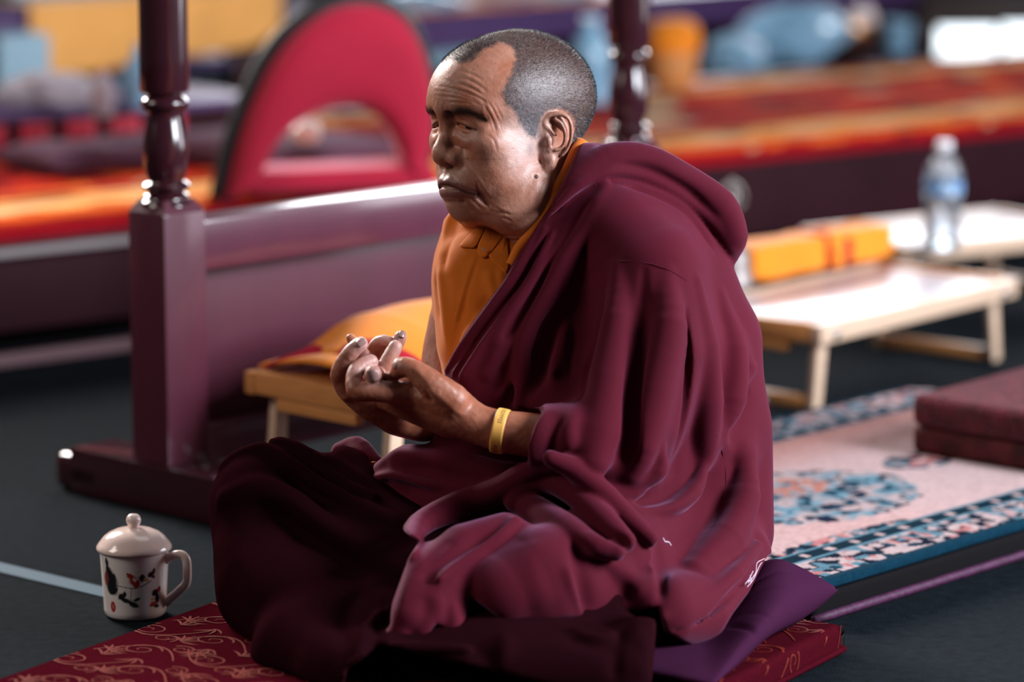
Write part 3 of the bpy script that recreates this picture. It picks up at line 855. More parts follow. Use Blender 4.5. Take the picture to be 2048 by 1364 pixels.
# ------------------------------------------------------------------ rug on its black mattress, red square cushions
ra = ground(1653, 1240, 0.0); rb = ground(2048, 1116, 0.0)
rd = Vector((rb.x - ra.x, rb.y - ra.y, 0)).normalized(); RR = math.atan2(rd.y, rd.x); RROT = Matrix.Rotation(RR, 3, 'Z')
MH = 0.040
far = ground(1546, 838, MH + 0.012)
rw = (far - ra).dot(Vector((-rd.y, rd.x, 0)))
mat_ = empty('floor_mattress', (ra.x, ra.y, 0), RR, 'thin black floor mattress with purple edging under the flowered rug', 'mattress')
X0, X1 = -0.03, 1.15
box_obj('body', ((X0 + X1) / 2, rw / 2, MH / 2 + 0.001), (X1 - X0, rw, MH - 0.002), M['dark'], mat_, bevel=0.012, seg=3)
M['piping'] = material('purple_brocade_piping', srgb(66, 28, 58), 0.6, 0.3, noise=(160, 0.5, 2))
tube_obj('piping', [(X0 + (X1 - X0) * t, -0.002, 0.006) for t in np.linspace(0, 1, 30)], 0.0062, M['piping'], mat_, 8)
rug = None
def rug_fn(U, Vv):
    x = X0 + 0.01 + U * (X1 - X0 - 0.02); s = -0.012 + Vv * (rw + 0.024)
    y = np.clip(s, -0.002, rw + 0.002)
    z = MH + 0.013 - np.clip(-s, 0, 1) * 1.0 - np.clip(s - rw, 0, 1) * 1.0 + 0.001 * (vnoise(np.stack([x, s], -1), 0.1, 2) - 0.5)
    return np.stack([x, y, z], -1)
NU, NV = 330, 240
V, Q = grid_vf(NU, NV, rug_fn)
rug = np_mesh('rug', V, Q, M['col_cloth']); rug.location = (ra.x, ra.y, 0); rug.rotation_euler = (0, 0, RR)
sm = rug.modifiers.new('solid', 'SOLIDIFY'); sm.thickness = 0.010; sm.offset = -1
x, y = V[:, 0], V[:, 1]
pink = np.array(srgb(168, 136, 136)); rose = np.array(srgb(150, 98, 88)); blue = np.array(srgb(14, 44, 60)); dblue = np.array(srgb(12, 20, 36)); lblue = np.array(srgb(84, 118, 134)); crm = np.array(srgb(166, 146, 148)); red_ = np.array(srgb(150, 96, 98))
P2 = np.stack([x, y], -1)
base = crm + (pink - crm) * np.clip(vnoise(P2, 0.25, 3) * 1.6 - 0.2, 0, 1)[:, None]
base = base + (rose - base) * np.clip((y - rw * 0.62) / (rw * 0.25), 0, 0.85)[:, None]
nA = vnoise(P2, 0.013, 11); nB = vnoise(P2, 0.020, 12); nC = vnoise(P2, 0.016, 13)
def floral(c, mask, dens=0.5):
    f = np.where((nA > 1 - dens * 0.8)[:, None], dblue, c)
    f = np.where((nB > 1 - dens * 0.62)[:, None], lblue * 0.8, f); f = np.where((nC > 1 - dens * 0.45)[:, None], red_ * 1.05, f); f = np.where((nC < dens * 0.42)[:, None], blue, f)
    return np.where(mask[:, None], f, c)
xm = (ground(1610, 992, MH + 0.013) - ra); mx_, my_ = RROT.transposed() @ xm, 0
mcx, mcy = mx_.x, mx_.y
q = np.hypot((x - mcx) / 0.20, (y - mcy) / 0.155)
c = base
md = (q < 1.0 - 0.10 * nC); c = np.where(md[:, None], crm * 0.85 + (lblue - crm * 0.85) * np.clip(nB * 2.4 - 0.7, 0, 1)[:, None], c); c = np.where((md & (nA > 0.74))[:, None], dblue * 1.6, c); c = np.where((md & (nC > 0.72))[:, None], blue * 1.3, c); c = np.where((md & (np.hypot((x - mcx - 0.03) / 0.07, (y - mcy - 0.05) / 0.05) < 1) & (nA > 0.4))[:, None], rose, c)
# corner sprigs
for (px, py, r1_, r2_) in ((1840, 920, 0.075, 0.045), (1660, 1085, 0.20, 0.022), (1720, 1000, 0.0, 0.0)):
    g = RROT.transposed() @ (ground(px, py, MH + 0.013) - ra)
    if r1_ > 0: c = floral(c, np.hypot((x - g.x) / r1_, (y - g.y) / r2_) < 1, 0.62)
# borders along both long sides: edge, flowered band, dotted navy band
def bb(t0, t1, t): return ((t >= t0) & (t < t1))
for t in (y + 0.0, rw - y):
    c = np.where(bb(-1, 0.014, t)[:, None], blue, c)
    mk = bb(0.014, 0.080, t); c = np.where(mk[:, None], crm * 0.92, c); c = floral(c, mk, 0.5)
    c = np.where(bb(0.080, 0.086, t)[:, None], lblue, c)
    c = np.where(bb(0.086, 0.112, t)[:, None], blue * 0.55, c)
    dots = bb(0.092, 0.106, t) & (np.abs(((x / 0.055) % 1) - 0.5) < 0.11); c = np.where(dots[:, None], crm, c)
    c = np.where(bb(0.112, 0.118, t)[:, None], lblue * 0.9, c)
paint(rug, c)
tag(rug, 'pale pink flowered rug with dark blue borders behind the cushion', 'rug')

# two stacked square cushions at the right edge
ctop = 0.105; rugz = MH + 0.0135
cl = ground(1822, 905, rugz); cr = ground(2048, 942, rugz)
sdir = Vector((cr.x - cl.x, cr.y - cl.y, 0)).normalized(); SR = math.atan2(sdir.y, sdir.x)
perp = Vector((-sdir.y, sdir.x, 0))
W_ = 0.38
cc = cl + sdir * (W_ / 2) + perp * (W_ / 2)
M['plush'] = material('red_plush', srgb(92, 22, 36), 0.95, 0.1, noise=(42, 0.55, 4), bump=(200, 1.0, 0.02), sheen=0.2, sheen_tint=(1, 0.7, 0.75))
M['low_brocade'] = material('dim_red_brocade', srgb(70, 22, 26), 0.75, 0.25, noise=(45, 0.45, 2), bump=(300, 0.3, 0.002))
def square_block(name, c, L, W, Hh, rz, mat, bev):
    bm = bmesh.new(); add_box(bm, (0, 0, Hh / 2), (L, W, Hh), None, bev, 5)
    ob = from_bm(name, bm, mat, None, True, 180); ob.location = c; ob.rotation_euler = (0, 0, rz); return ob
o1 = square_block('square_cushion', (cc.x, cc.y, rugz), W_, W_, 0.042, SR, M['low_brocade'], 0.012)
tag(o1, 'dull red patterned square cushion, lower of the stacked pair', 'cushion', 'stacked square cushions')
o2 = square_block('square_cushion', (cc.x, cc.y, rugz + 0.0415), W_ + 0.004, W_ + 0.004, 0.048, SR, M['plush'], 0.017)
tag(o2, 'red plush square cushion, upper of the stacked pair', 'cushion', 'stacked square cushions')

# ------------------------------------------------------------------ brocade mat and the seat pillow
BH = 0.038
ma = ground(60, 1331, BH); mb = ground(436, 1196, BH); mr = ground(1688, 1247, BH)
u = Vector((mb.x - ma.x, mb.y - ma.y, 0)).normalized(); v_ = Vector((u.y, -u.x, 0))
# local frame: x along v_ (towards camera right), y along u (away); origin = far-left corner line
tmr = (mr - ma)
ylen_far = tmr.dot(u); xlen = tmr.dot(v_)
BR = math.atan2(v_.y, v_.x)
by0, by1 = ylen_far - 1.0, ylen_far
M['brocade'] = material('brocade_ground', srgb(60, 10, 20), 0.9, 0.0, noise=(300, 0.15, 2), bump=(700, 0.3, 0.001), sheen=0.0)
M['brocade_thread'] = material('brocade_thread', srgb(104, 35, 28), 0.7, 0.06, noise=(200, 0.2, 2))
brocade = empty('brocade_mat', (ma.x, ma.y, 0), BR, 'thin maroon brocade floor mat with scrolling leaf pattern, under the pillow', 'mat')
bm = bmesh.new(); add_box(bm, (xlen / 2, (by0 + by1) / 2, BH / 2), (xlen, by1 - by0, BH), None, 0.012, 5)
from_bm('cover', bm, M['brocade'], brocade, True, 180)
# scroll pattern: flat ribbons laid on the cover (x,y), wrapping down the far and right sides
RV, RF = [], []; lift = [0]
def surf(x, y):
    """unrolled mat coordinates -> 3-D just above the cover"""
    z = BH + 0.0006; r = 0.012
    if x > xlen - r:
        t = x - (xlen - r)
        if t < r * 1.57: a_ = t / r; x = xlen - r + (r + .0006) * math.sin(a_); z = BH - r + (r + .0006) * math.cos(a_)
        else: z = BH - r - (t - r * 1.57); x = xlen + 0.0006
    if x < r:
        t = r - x
        if t < r * 1.57: a_ = t / r; x = r - (r + .0006) * math.sin(a_); z = BH - r + (r + .0006) * math.cos(a_)
        else: z = BH - r - (t - r * 1.57); x = -0.0006
    if y > by1 - r:
        t = y - (by1 - r)
        if t < r * 1.57: a_ = t / r; y = by1 - r + (r + .0006) * math.sin(a_); z = BH - r + (r + .0006) * math.cos(a_)
        else: z = BH - r - (t - r * 1.57); y = by1 + 0.0006
    return (x, y, max(z, 0.003))
def ribbon(P, w):
    P = np.asarray(P); T = np.gradient(P, axis=0); T /= np.linalg.norm(T, axis=1)[:, None] + 1e-9
    Nn = np.stack([-T[:, 1], T[:, 0]], 1); b = len(RV)
    w = np.broadcast_to(np.asarray(w) * 0.8, (len(P),))
    lift[0] = (lift[0] + 1) % 23
    for p, n_, ww in zip(P, Nn, w):
        for q_ in (p + n_ * ww, p - n_ * ww):
            v3 = surf(*q_); RV.append((v3[0], v3[1], v3[2] + lift[0] * 2.2e-5))
    for i in range(len(P) - 1): RF.append((b + 2 * i, b + 2 * i + 1, b + 2 * i + 3, b + 2 * i + 2))
def spiral(c, r0, turns, a0, sgn, w):
    t = np.linspace(0, 1, int(26 * turns) + 8)
    rr = r0 * (1 - 0.86 * t); an = a0 + sgn * turns * 2 * np.pi * t
    ribbon(np.stack([c[0] + rr * np.cos(an) * 1.15, c[1] + rr * np.sin(an) * 0.9], 1), w * (1 - 0.5 * t))
def leaf(c, ang, L, w, curve):
    t = np.linspace(0, 1, 9)
    x = t * L; y = curve * L * t * t
    ca_, sa_ = math.cos(ang), math.sin(ang)
    ribbon(np.stack([c[0] + x * ca_ - y * sa_, c[1] + x * sa_ + y * ca_], 1), w * np.sin(np.pi * np.clip(t * 0.95 + 0.03, 0, 1)))
cell = 0.078
rr_ = random.Random(3)
for iy in range(int((by1 - by0) / cell) + 1):
    for ix in range(int(xlen / (cell * 1.25)) + 1):
        cx_ = (ix + 0.5 * (iy % 2)) * cell * 1.25 + 0.02; cy_ = by1 - iy * cell - 0.005
        if cy_ < by0 + 0.05 or cx_ < 0.02 or cx_ > xlen + 0.01: continue
        sg = 1 if (ix + iy) % 2 else -1
        a0 = rr_.uniform(-0.4, 0.4) + (0 if sg > 0 else math.pi)
        spiral((cx_, cy_), 0.024, 1.6, a0, sg, 0.0018)
        spiral((cx_ + 0.042, cy_ + 0.024 * sg), 0.017, 1.4, a0 + 2.2, -sg, 0.0017)
        sx, sy = cx_ - 0.034, cy_ - 0.022 * sg
        for k in range(6):
            leaf((sx, sy), sg * (-0.5 + k * 0.52) + rr_.uniform(-.1, .1), 0.030 - 0.002 * k, 0.0024, 0.45 * sg)
        for k in range(4):
            leaf((cx_ + 0.02, cy_ - 0.036 * sg), -sg * (0.1 + k * 0.6), 0.023, 0.0023, -0.6 * sg)
        t = np.linspace(0, 1, 16)
        ribbon(np.stack([cx_ - 0.05 + 0.115 * t, cy_ - 0.03 * sg + 0.05 * sg * np.sin(t * 3.0)], 1), 0.0012 + 0.0008 * np.sin(t * 3.1))
o = mesh_obj('scroll_pattern', RV, RF, M['brocade_thread'], brocade, True); o['kind'] = 'stuff'
for yy in ((by1),):
    tube_obj('welt', [(xlen * t, yy + 0.001, 0.006) for t in np.linspace(0, 1, 20)], 0.004, M['brocade'], brocade, 8)
tube_obj('welt', [(xlen + 0.001, by0 + (by1 - by0) * t, 0.006) for t in np.linspace(0, 1, 20)], 0.004, M['brocade'], brocade, 8)

M['pillow'] = material('purple_pillow_cloth', srgb(58, 26, 50), 0.9, 0.0, noise=(5, 0.08, 3), bump=(600, 0.15, 0.001))
pc = ground(1418, 1236, BH + 0.03)
# the right-hand corner of the pillow lands at (1650, 1182)
pcorner = ground(1652, 1186, BH + 0.04)
pil = cushion('seat_pillow', (pcorner.x - 0.245, pcorner.y - 0.045, BH + 0.001), (0.37, 0.40, 0.088), math.radians(62), M['pillow'], 0.42, 80, 5, 0.05)
pv = coords(pil); wx = pil.location.x + pv[:, 0] * math.cos(math.radians(62)) - pv[:, 1] * math.sin(math.radians(62)); wy_ = pv[:, 0] * math.sin(math.radians(62)) + pv[:, 1] * math.cos(math.radians(62))
q_ = np.clip((wx - (pcorner.x - 0.165)) / 0.12, 0, 1); q_ = q_ * q_ * (3 - 2 * q_)
pv[:, 2] *= 0.22 + 0.78 * q_        # flattened where he sits on it
crk = np.abs(np.sin(np.arctan2(wy_ + 0.02, wx - (pcorner.x - 0.16)) * 9.0))
pv[:, 2] -= 0.006 * vnoise(np.stack([np.arctan2(wy_ + 0.02, wx - (pcorner.x - 0.16)) * 2, wx * 0], -1), 0.5, 3) * np.exp(-(crk / 0.3) ** 2) * np.exp(-((wx - (pcorner.x - 0.10)) / 0.05) ** 2) * (pv[:, 2] > 0.03)
pil.data.vertices.foreach_set('co', pv.astype(np.float32).ravel()); pil.data.update()
tag(pil, 'purple cloth seat pillow squashed under the seated man', 'pillow')

# ------------------------------------------------------------------ lidded tea mug
mg = ground(271, 1229, 0.0)
sc_ = mg.y / CP / FPX * 1.0          # metres per pixel there
R_ = 66 * sc_ * 1.03
mh = 0.086
mug = empty('tea_mug', (mg.x, mg.y, 0.0005), math.radians(-14), 'white lidded porcelain mug with painted leaves standing on dark carpet', 'mug')
prof = [(R_ * .80, 0.0), (R_ * .86, 0.001), (R_ * .91, 0.004), (R_ * .93, 0.009)] + [(R_ * (0.93 + 0.10 * (t ** 1.3)), 0.009 + (mh - 0.009) * t) for t in np.linspace(0.02, 1, 90)]
inn = [(R_ * 0.99, mh), (R_ * 0.95, mh - 0.004), (R_ * 0.86, 0.012), (0.0, 0.010)]
V, Fc = lathe_vf(prof + inn, 260)
V = [v for v in V]
body = mesh_obj('body', V, Fc, M['col_print'], mug)
co = coords(body)
# decor in (arc, height) mm, arc 0 faces the camera
ang = np.arctan2(co[:, 0], -co[:, 1])          # 0 at -y (towards camera), + to camera right
U_ = (ang - 0.26) * R_ * 1000; Z_ = co[:, 2] * 1000 * 104 / 86
white = np.array(srgb(236, 226, 222)); colm = np.tile(white, (len(co), 1))
ink = np.array(srgb(30, 30, 34)); redp = np.array(srgb(176, 44, 34)); twig = np.array(srgb(96, 100, 98)); ochre = np.array(srgb(206, 150, 60)); buff = np.array(srgb(226, 176, 140))
def seg(ax, ay, bx, by, w, cc):
    global colm
    dx, dy = bx - ax, by - ay; t = np.clip(((U_ - ax) * dx + (Z_ - ay) * dy) / (dx * dx + dy * dy), 0, 1)
    dd_ = np.hypot(U_ - ax - t * dx, Z_ - ay - t * dy)
    k = np.clip((w - dd_) / 0.4 + 0.5, 0, 1)[:, None]; colm = colm * (1 - k) + np.array(cc) * k
def leafp(cx, cy, L, W, an, cc):
    global colm
    ca_, sa_ = math.cos(an), math.sin(an); a_ = (U_ - cx) * ca_ + (Z_ - cy) * sa_; b_ = -(U_ - cx) * sa_ + (Z_ - cy) * ca_
    L *= 1.2; W *= 1.25
    k = np.clip((1 - (np.abs(a_) / L) ** 1.6 - (np.abs(b_) / W) ** 1.2 * (1 + 0.3 * np.sin(a_ * 2.2))) * 4, 0, 1)[:, None]; colm = colm * (1 - k) + np.array(cc) * k
k = np.clip((U_ - 20) / 14, 0, 0.6)[:, None] * np.clip((52 - Z_) / 20, 0, 1)[:, None]; colm = colm * (1 - k) + buff * k
seg(-24, 58, 0, 54, 0.7, twig); seg(0, 54, 12, 56, 0.8, twig); seg(12, 56, 26, 64, 0.9, twig); seg(0, 54, -2, 36, 0.5, twig); seg(-2, 36, 6, 34, 0.5, twig)
leafp(-32, 74, 15, 6, 1.9, ink); leafp(-30, 60, 16, 9, 1.2, ink); leafp(-27, 48, 9, 6, 0.7, ink); leafp(-40, 66, 12, 4, 1.5, np.array(srgb(150, 60, 50))); leafp(-36, 92, 8, 3, 1.7, ink)
leafp(-14, 40, 6, 5, 0.6, ink); leafp(-8, 34, 9, 3.2, -0.3, ink); leafp(-10, 44, 5, 2.5, 1.5, ink); leafp(2, 28, 8, 4.0, -0.5, ink); leafp(7, 36, 5, 2.4, 0.5, ink)
leafp(3, 66, 10, 5, 1.9, redp); leafp(7, 60, 7, 3.4, 1.2, redp); leafp(-2, 74, 6, 3.2, 2.3, redp); leafp(4, 68, 3.4, 2.0, 1.9, white); leafp(9, 70, 2.2, 1.2, 1.0, white)
leafp(14, 70, 6, 4, 1.5, ink); leafp(19, 67, 4, 2.2, 2.4, ochre); leafp(26, 74, 5, 4, 0.5, ink); leafp(30, 78, 6, 2.6, 1.4, ink); leafp(30, 70, 3.5, 2, -0.9, ink)
leafp(33, 44, 6, 5, 0.9, ink); leafp(37, 34, 8, 4, 1.6, ink); leafp(30, 26, 6, 3.6, 0.4, redp); leafp(40, 48, 5, 3.2, 1.2, redp); leafp(36, 22, 5, 3.0, -0.4, ink); leafp(29, 34, 3, 2, 0, ochre)
k = (((U_ + 29) / 4.6) ** 2 + ((Z_ - 22) / 9.0) ** 2 < 1)[:, None]; colm = np.where(k, np.array(srgb(170, 56, 54)), colm)
k = (((U_ + 29) / 2.0) ** 2 + ((Z_ - 22) / 5.0) ** 2 < 1) & (((Z_ * 0.9).astype(int) % 3) == 0); colm = np.where(k[:, None], buff, colm)
inside = (np.hypot(co[:, 0], co[:, 1]) < R_ * 0.9) & (co[:, 2] > 0.011)
colm = np.where(inside[:, None], white, colm)
paint(body, colm)
RL = R_ * 1.125
lid = lathe_obj('lid', [(R_ * 0.9, mh - 0.004), (R_ * 0.93, mh + 0.001), (RL * .985, mh + 0.0008), (RL, mh + 0.0025), (RL * 0.99, mh + 0.0055), (RL * .93, mh + 0.0095), (RL * .88, mh + 0.0125), (RL * 0.80, mh + 0.0175), (RL * 0.66, mh + 0.0225), (RL * .45, mh + 0.0268), (RL * .22, mh + 0.0286), (RL * .16, mh + 0.029), (0.0, mh + 0.029)], M['porcelain'], mug, 72, angle=180)
V, Fc = lathe_vf([(0.0072, mh + 0.026), (0.0068, mh + 0.030), (0.0078, mh + 0.033), (0.0096, mh + 0.0365), (0.0098, mh + 0.0395), (0.0082, mh + 0.044), (0.005, mh + 0.0464), (0.0, mh + 0.047)], 36)
mesh_obj('knob', V, Fc, M['porcelain'], lid)
hp = catmull([(R_ * 0.96, 0.074), (R_ * 1.15, 0.0795), (R_ * 1.45, 0.083), (R_ * 1.62, 0.078), (R_ * 1.66, 0.064), (R_ * 1.62, 0.046), (R_ * 1.40, 0.035), (R_ * 1.12, 0.024), (R_ * 0.94, 0.017)], 6)
tube_obj('handle', [(r, 0, z) for r, z in hp], 0.0058, M['porcelain'], mug, 12, flat=0.8, up=(0, 1, 0))
# ------------------------------------------------------------------ implicit modelling: fields, blends, surface nets
class Field:
    def __init__(s, lo, hi, h):
        s.lo = np.array(lo, float); s.h = float(h)
        s.n = np.ceil((np.array(hi, float) - s.lo) / h).astype(int) + 1
        s.d = np.full(s.n, 60.0, np.float32)
    def box(s, lo, hi):
        a = np.clip(np.floor((np.array(lo) - s.lo) / s.h).astype(int), 0, s.n)
        b = np.clip(np.ceil((np.array(hi) - s.lo) / s.h).astype(int) + 1, 0, s.n)
        if np.any(b <= a): return None
        ax = [(s.lo[k] + s.h * np.arange(a[k], b[k])).astype(np.float32) for k in range(3)]
        return tuple(slice(a[k], b[k]) for k in range(3)), ax[0][:, None, None], ax[1][None, :, None], ax[2][None, None, :]
    def add(s, e, k=0.0):
        sl, e = e
        a = s.d[sl]
        if k > 0:
            hh = np.maximum(k - np.abs(a - e), 0) / k
            s.d[sl] = np.minimum(a, e) - hh * hh * (k / 4)
        else: s.d[sl] = np.minimum(a, e)
    def sub(s, e, k=0.0):
        sl, e = e
        a = s.d[sl]; e = -e
        if k > 0:
            hh = np.maximum(k - np.abs(a - e), 0) / k
            s.d[sl] = np.maximum(a, e) + hh * hh * (k / 4)
        else: s.d[sl] = np.maximum(a, e)
    def ell(s, c, r, R=None, m=14):
        c = np.array(c, float); r = np.array(r, float)
        rr = np.full(3, r.max()) if R is not None else r
        bx = s.box(c - rr - m, c + rr + m)
        if bx is None: return (slice(0, 0),) * 3, np.zeros((0, 0, 0), np.float32)
        sl, X, Y, Z = bx
        X = X - c[0]; Y = Y - c[1]; Z = Z - c[2]
        if R is not None:
            R = np.asarray(R, float)       # columns = axes
            X, Y, Z = (R[0, 0] * X + R[1, 0] * Y + R[2, 0] * Z), (R[0, 1] * X + R[1, 1] * Y + R[2, 1] * Z), (R[0, 2] * X + R[1, 2] * Y + R[2, 2] * Z)
        k0 = np.sqrt((X / r[0]) ** 2 + (Y / r[1]) ** 2 + (Z / r[2]) ** 2)
        k1 = np.sqrt((X / r[0] ** 2) ** 2 + (Y / r[1] ** 2) ** 2 + (Z / r[2] ** 2) ** 2) + 1e-9
        return sl, (k0 * (k0 - 1) / k1).astype(np.float32)
    def chain(s, P, r, m=14, flat=None):
        """round-cone chain; flat=(axis, f): squash distances along axis by factor f (>1 makes it thinner)"""
        P = np.asarray(P, float); r = np.broadcast_to(np.asarray(r, float), (len(P),))
        bx = s.box(P.min(0) - r.max() - m, P.max(0) + r.max() + m)
        if bx is None: return (slice(0, 0),) * 3, np.zeros((0, 0, 0), np.float32)
        sl, X, Y, Z = bx
        out = None
        for i in range(len(P) - 1):
            a, b = P[i], P[i + 1]; v = b - a; L2 = max((v * v).sum(), 1e-9)
            t = ((X - a[0]) * v[0] + (Y - a[1]) * v[1] + (Z - a[2]) * v[2]) / L2
            t = np.clip(t, 0, 1)
            dx = X - a[0] - t * v[0]; dy = Y - a[1] - t * v[1]; dz = Z - a[2] - t * v[2]
            if flat is not None:
                n_, f = flat; dn = dx * n_[0] + dy * n_[1] + dz * n_[2]
                q = dx * dx + dy * dy + dz * dz + dn * dn * (f * f - 1)
            else: q = dx * dx + dy * dy + dz * dz
            e = np.sqrt(q) - (r[i] + (r[i + 1] - r[i]) * t)
            out = e if out is None else np.minimum(out, e)
        return sl, out.astype(np.float32)
    def bump(s, P, amp, sig, cut=3.4, p=2.0):
        """raise (amp>0) or groove (amp<0) the surface along a polyline; amp may vary along it"""
        P = np.asarray(P, float); A = np.broadcast_to(np.asarray(amp, float), (len(P),))
        bx = s.box(P.min(0) - sig * cut, P.max(0) + sig * cut)
        if bx is None: return
        sl, X, Y, Z = bx
        best = None
        for i in range(len(P) - 1):
            a, b = P[i], P[i + 1]; v = b - a; L2 = max((v * v).sum(), 1e-9)
            t = np.clip(((X - a[0]) * v[0] + (Y - a[1]) * v[1] + (Z - a[2]) * v[2]) / L2, 0, 1)
            q = (X - a[0] - t * v[0]) ** 2 + (Y - a[1] - t * v[1]) ** 2 + (Z - a[2] - t * v[2]) ** 2
            am = A[i] + (A[i + 1] - A[i]) * t
            if best is None: best, bam = q, am + 0 * q
            else:
                m = q < best; best = np.where(m, q, best); bam = np.where(m, am, bam)
        s.d[sl] -= (bam * np.exp(-(best / (2 * sig * sig)) ** (p / 2))).astype(np.float32)
    def smooth(s, it=1):
        d = s.d
        for _ in range(it):
            for ax in range(3):
                p = [slice(None)] * 3; q = [slice(None)] * 3; c = [slice(None)] * 3
                c[ax] = slice(1, -1); p[ax] = slice(0, -2); q[ax] = slice(2, None)
                d[tuple(c)] = 0.5 * d[tuple(c)] + 0.25 * (d[tuple(p)] + d[tuple(q)])
    def mesh(s):
        d = s.d; n = d.shape
        ins = d < 0
        any_ = np.zeros((n[0] - 1, n[1] - 1, n[2] - 1), bool); all_ = np.ones_like(any_)
        for i in (0, 1):
            for j in (0, 1):
                for k in (0, 1):
                    v = ins[i:n[0] - 1 + i, j:n[1] - 1 + j, k:n[2] - 1 + k]; any_ |= v; all_ &= v
        I, J, K = np.nonzero(any_ & ~all_)
        idx = np.full(any_.shape, -1, np.int32); idx[I, J, K] = np.arange(len(I))
        corners = {}
        for i in (0, 1):
            for j in (0, 1):
                for k in (0, 1): corners[(i, j, k)] = d[I + i, J + j, K + k]
        acc = np.zeros((len(I), 3)); cnt = np.zeros(len(I))
        for ax in range(3):
            o1, o2 = [q for q in range(3) if q != ax]
            for u in (0, 1):
                for w in (0, 1):
                    c0 = [0, 0, 0]; c0[o1] = u; c0[o2] = w; c1 = list(c0); c1[ax] = 1
                    a, b = corners[tuple(c0)], corners[tuple(c1)]
                    m = (a < 0) != (b < 0)
                    t = np.where(m, a / np.where(m, a - b, 1), 0)
                    acc[:, ax] += np.where(m, t, 0); acc[:, o1] += m * u; acc[:, o2] += m * w; cnt += m
        V = s.lo + s.h * (np.stack([I, J, K], 1) + acc / cnt[:, None])
        quads = []
        for ax in range(3):
            o1, o2 = (ax + 1) % 3, (ax + 2) % 3
            sa = [slice(None)] * 3; sb = [slice(None)] * 3
            sa[ax] = slice(0, -1); sb[ax] = slice(1, None)
            for q in (o1, o2): sa[q] = slice(1, -1); sb[q] = slice(1, -1)
            A, B = ins[tuple(sa)], ins[tuple(sb)]
            E = np.stack(np.nonzero(A != B), 1)
            if not len(E): continue
            flip = A[E[:, 0], E[:, 1], E[:, 2]]
            base = E.copy(); base[:, o1] += 1; base[:, o2] += 1
            def cell(du, dw):
                c = base.copy(); c[:, o1] += du - 1; c[:, o2] += dw - 1; return idx[c[:, 0], c[:, 1], c[:, 2]]
            q = np.stack([cell(0, 0), cell(1, 0), cell(1, 1), cell(0, 1)], 1)
            q[~flip] = q[~flip][:, ::-1]
            quads.append(q)
        Q = np.vstack(quads); Q = Q[(Q >= 0).all(1)]
        return V, Q

def relax(V, Q, it=2, lam=0.5):
    """Laplacian smoothing over quad edges"""
    n = len(V)
    a = np.concatenate([Q[:, k] for k in range(4)] + [Q[:, (k + 1) % 4] for k in range(4)])
    b = np.concatenate([Q[:, (k + 1) % 4] for k in range(4)] + [Q[:, k] for k in range(4)])
    deg = np.bincount(a, minlength=n).astype(float)
    for i in range(it):
        for l in (lam, -lam * 0.96):
            W = np.stack([np.bincount(a, weights=V[b, k], minlength=n) for k in range(3)], 1) / np.maximum(deg, 1)[:, None]
            V = V + l * (W - V)
    return V

def vnormals(V, Q):
    e1 = V[Q[:, 2]] - V[Q[:, 0]]; e2 = V[Q[:, 3]] - V[Q[:, 1]]
    fn = np.cross(e1, e2)
    N = np.zeros_like(V)
    for k in range(4): 
        for c in range(3): N[:, c] += np.bincount(Q[:, k], weights=fn[:, c], minlength=len(V))
    return N / (np.linalg.norm(N, axis=1, keepdims=True) + 1e-12)

def line_dist(V, P):
    """distance of points to a polyline, and the position 0..1 along it"""
    best = np.full(len(V), 1e9); par = np.zeros(len(V)); n = len(P) - 1
    for i in range(n):
        a, b = P[i], P[i + 1]; v = b - a; L2 = max((v * v).sum(), 1e-12)
        t = np.clip(((V - a) @ v) / L2, 0, 1)
        q = np.linalg.norm(V - a - t[:, None] * v, axis=1)
        m = q < best; best[m] = q[m]; par[m] = (i + t[m]) / n
    return best, par

# figure frame: camera-aligned units of one picture pixel at 4.2 m; (px, py, w) -> units
Z0 = 4.2; UE = Z0 / FPX
def U3(px, py, w):
    z = FPX + w
    return np.array([(px - 1024.0) * z / FPX, (py - 682.0) * z / FPX, w])
def UP(pts): return np.array([U3(*p[:3]) for p in pts])
def units_to_world(V):
    V = np.asarray(V, float)
    return to_world(np.stack([V[:, 0] * UE, V[:, 1] * UE, (V[:, 2] + FPX) * UE], 1))
def units_px(V):
    z = V[:, 2] + FPX
    return np.stack([V[:, 0] / z * FPX + 1024, V[:, 1] / z * FPX + 682], 1)
# ------------------------------------------------------------------ the seated man: materials
M['skin'] = material('skin', attr='Col', rough=0.44, spec=0.5, sss=0.08, sss_col=(0.9, 0.35, 0.2), bump=(520, 0.28, 0.0016), rough_noise=(60, 0.08), coat=0.05, coat_rough=0.42)
M['hair'] = material('short_grey_hair', attr='Col', rough=0.55, spec=0.4)
M['eye'] = material('eye', attr='Col', rough=0.12, spec=0.6, coat=0.5)

# head pose (local mm: x his left, y forward, z up)
def head_rot(yaw, pitch, roll):
    cy, sy = math.cos(yaw), math.sin(yaw)
    Fw = np.array([-sy, 0, -cy]); Lf = np.array([cy, 0, -sy]); Up = np.array([0, -1., 0])
    F2 = Fw * math.cos(pitch) - Up * math.sin(pitch); U2 = Up * math.cos(pitch) + Fw * math.sin(pitch)
    L3 = Lf * math.cos(roll) - U2 * math.sin(roll); U3_ = U2 * math.cos(roll) + Lf * math.sin(roll)
    return np.stack([L3, F2, U3_], 1)
HR = head_rot(math.radians(56), math.radians(5), math.radians(4.5))
HS = 1.58; HO = U3(1017, 269, 0)
def h2u(P): return np.asarray(P, float) @ (HR.T * HS) + HO
def hpx(P): return units_px(h2u(np.atleast_2d(P)))

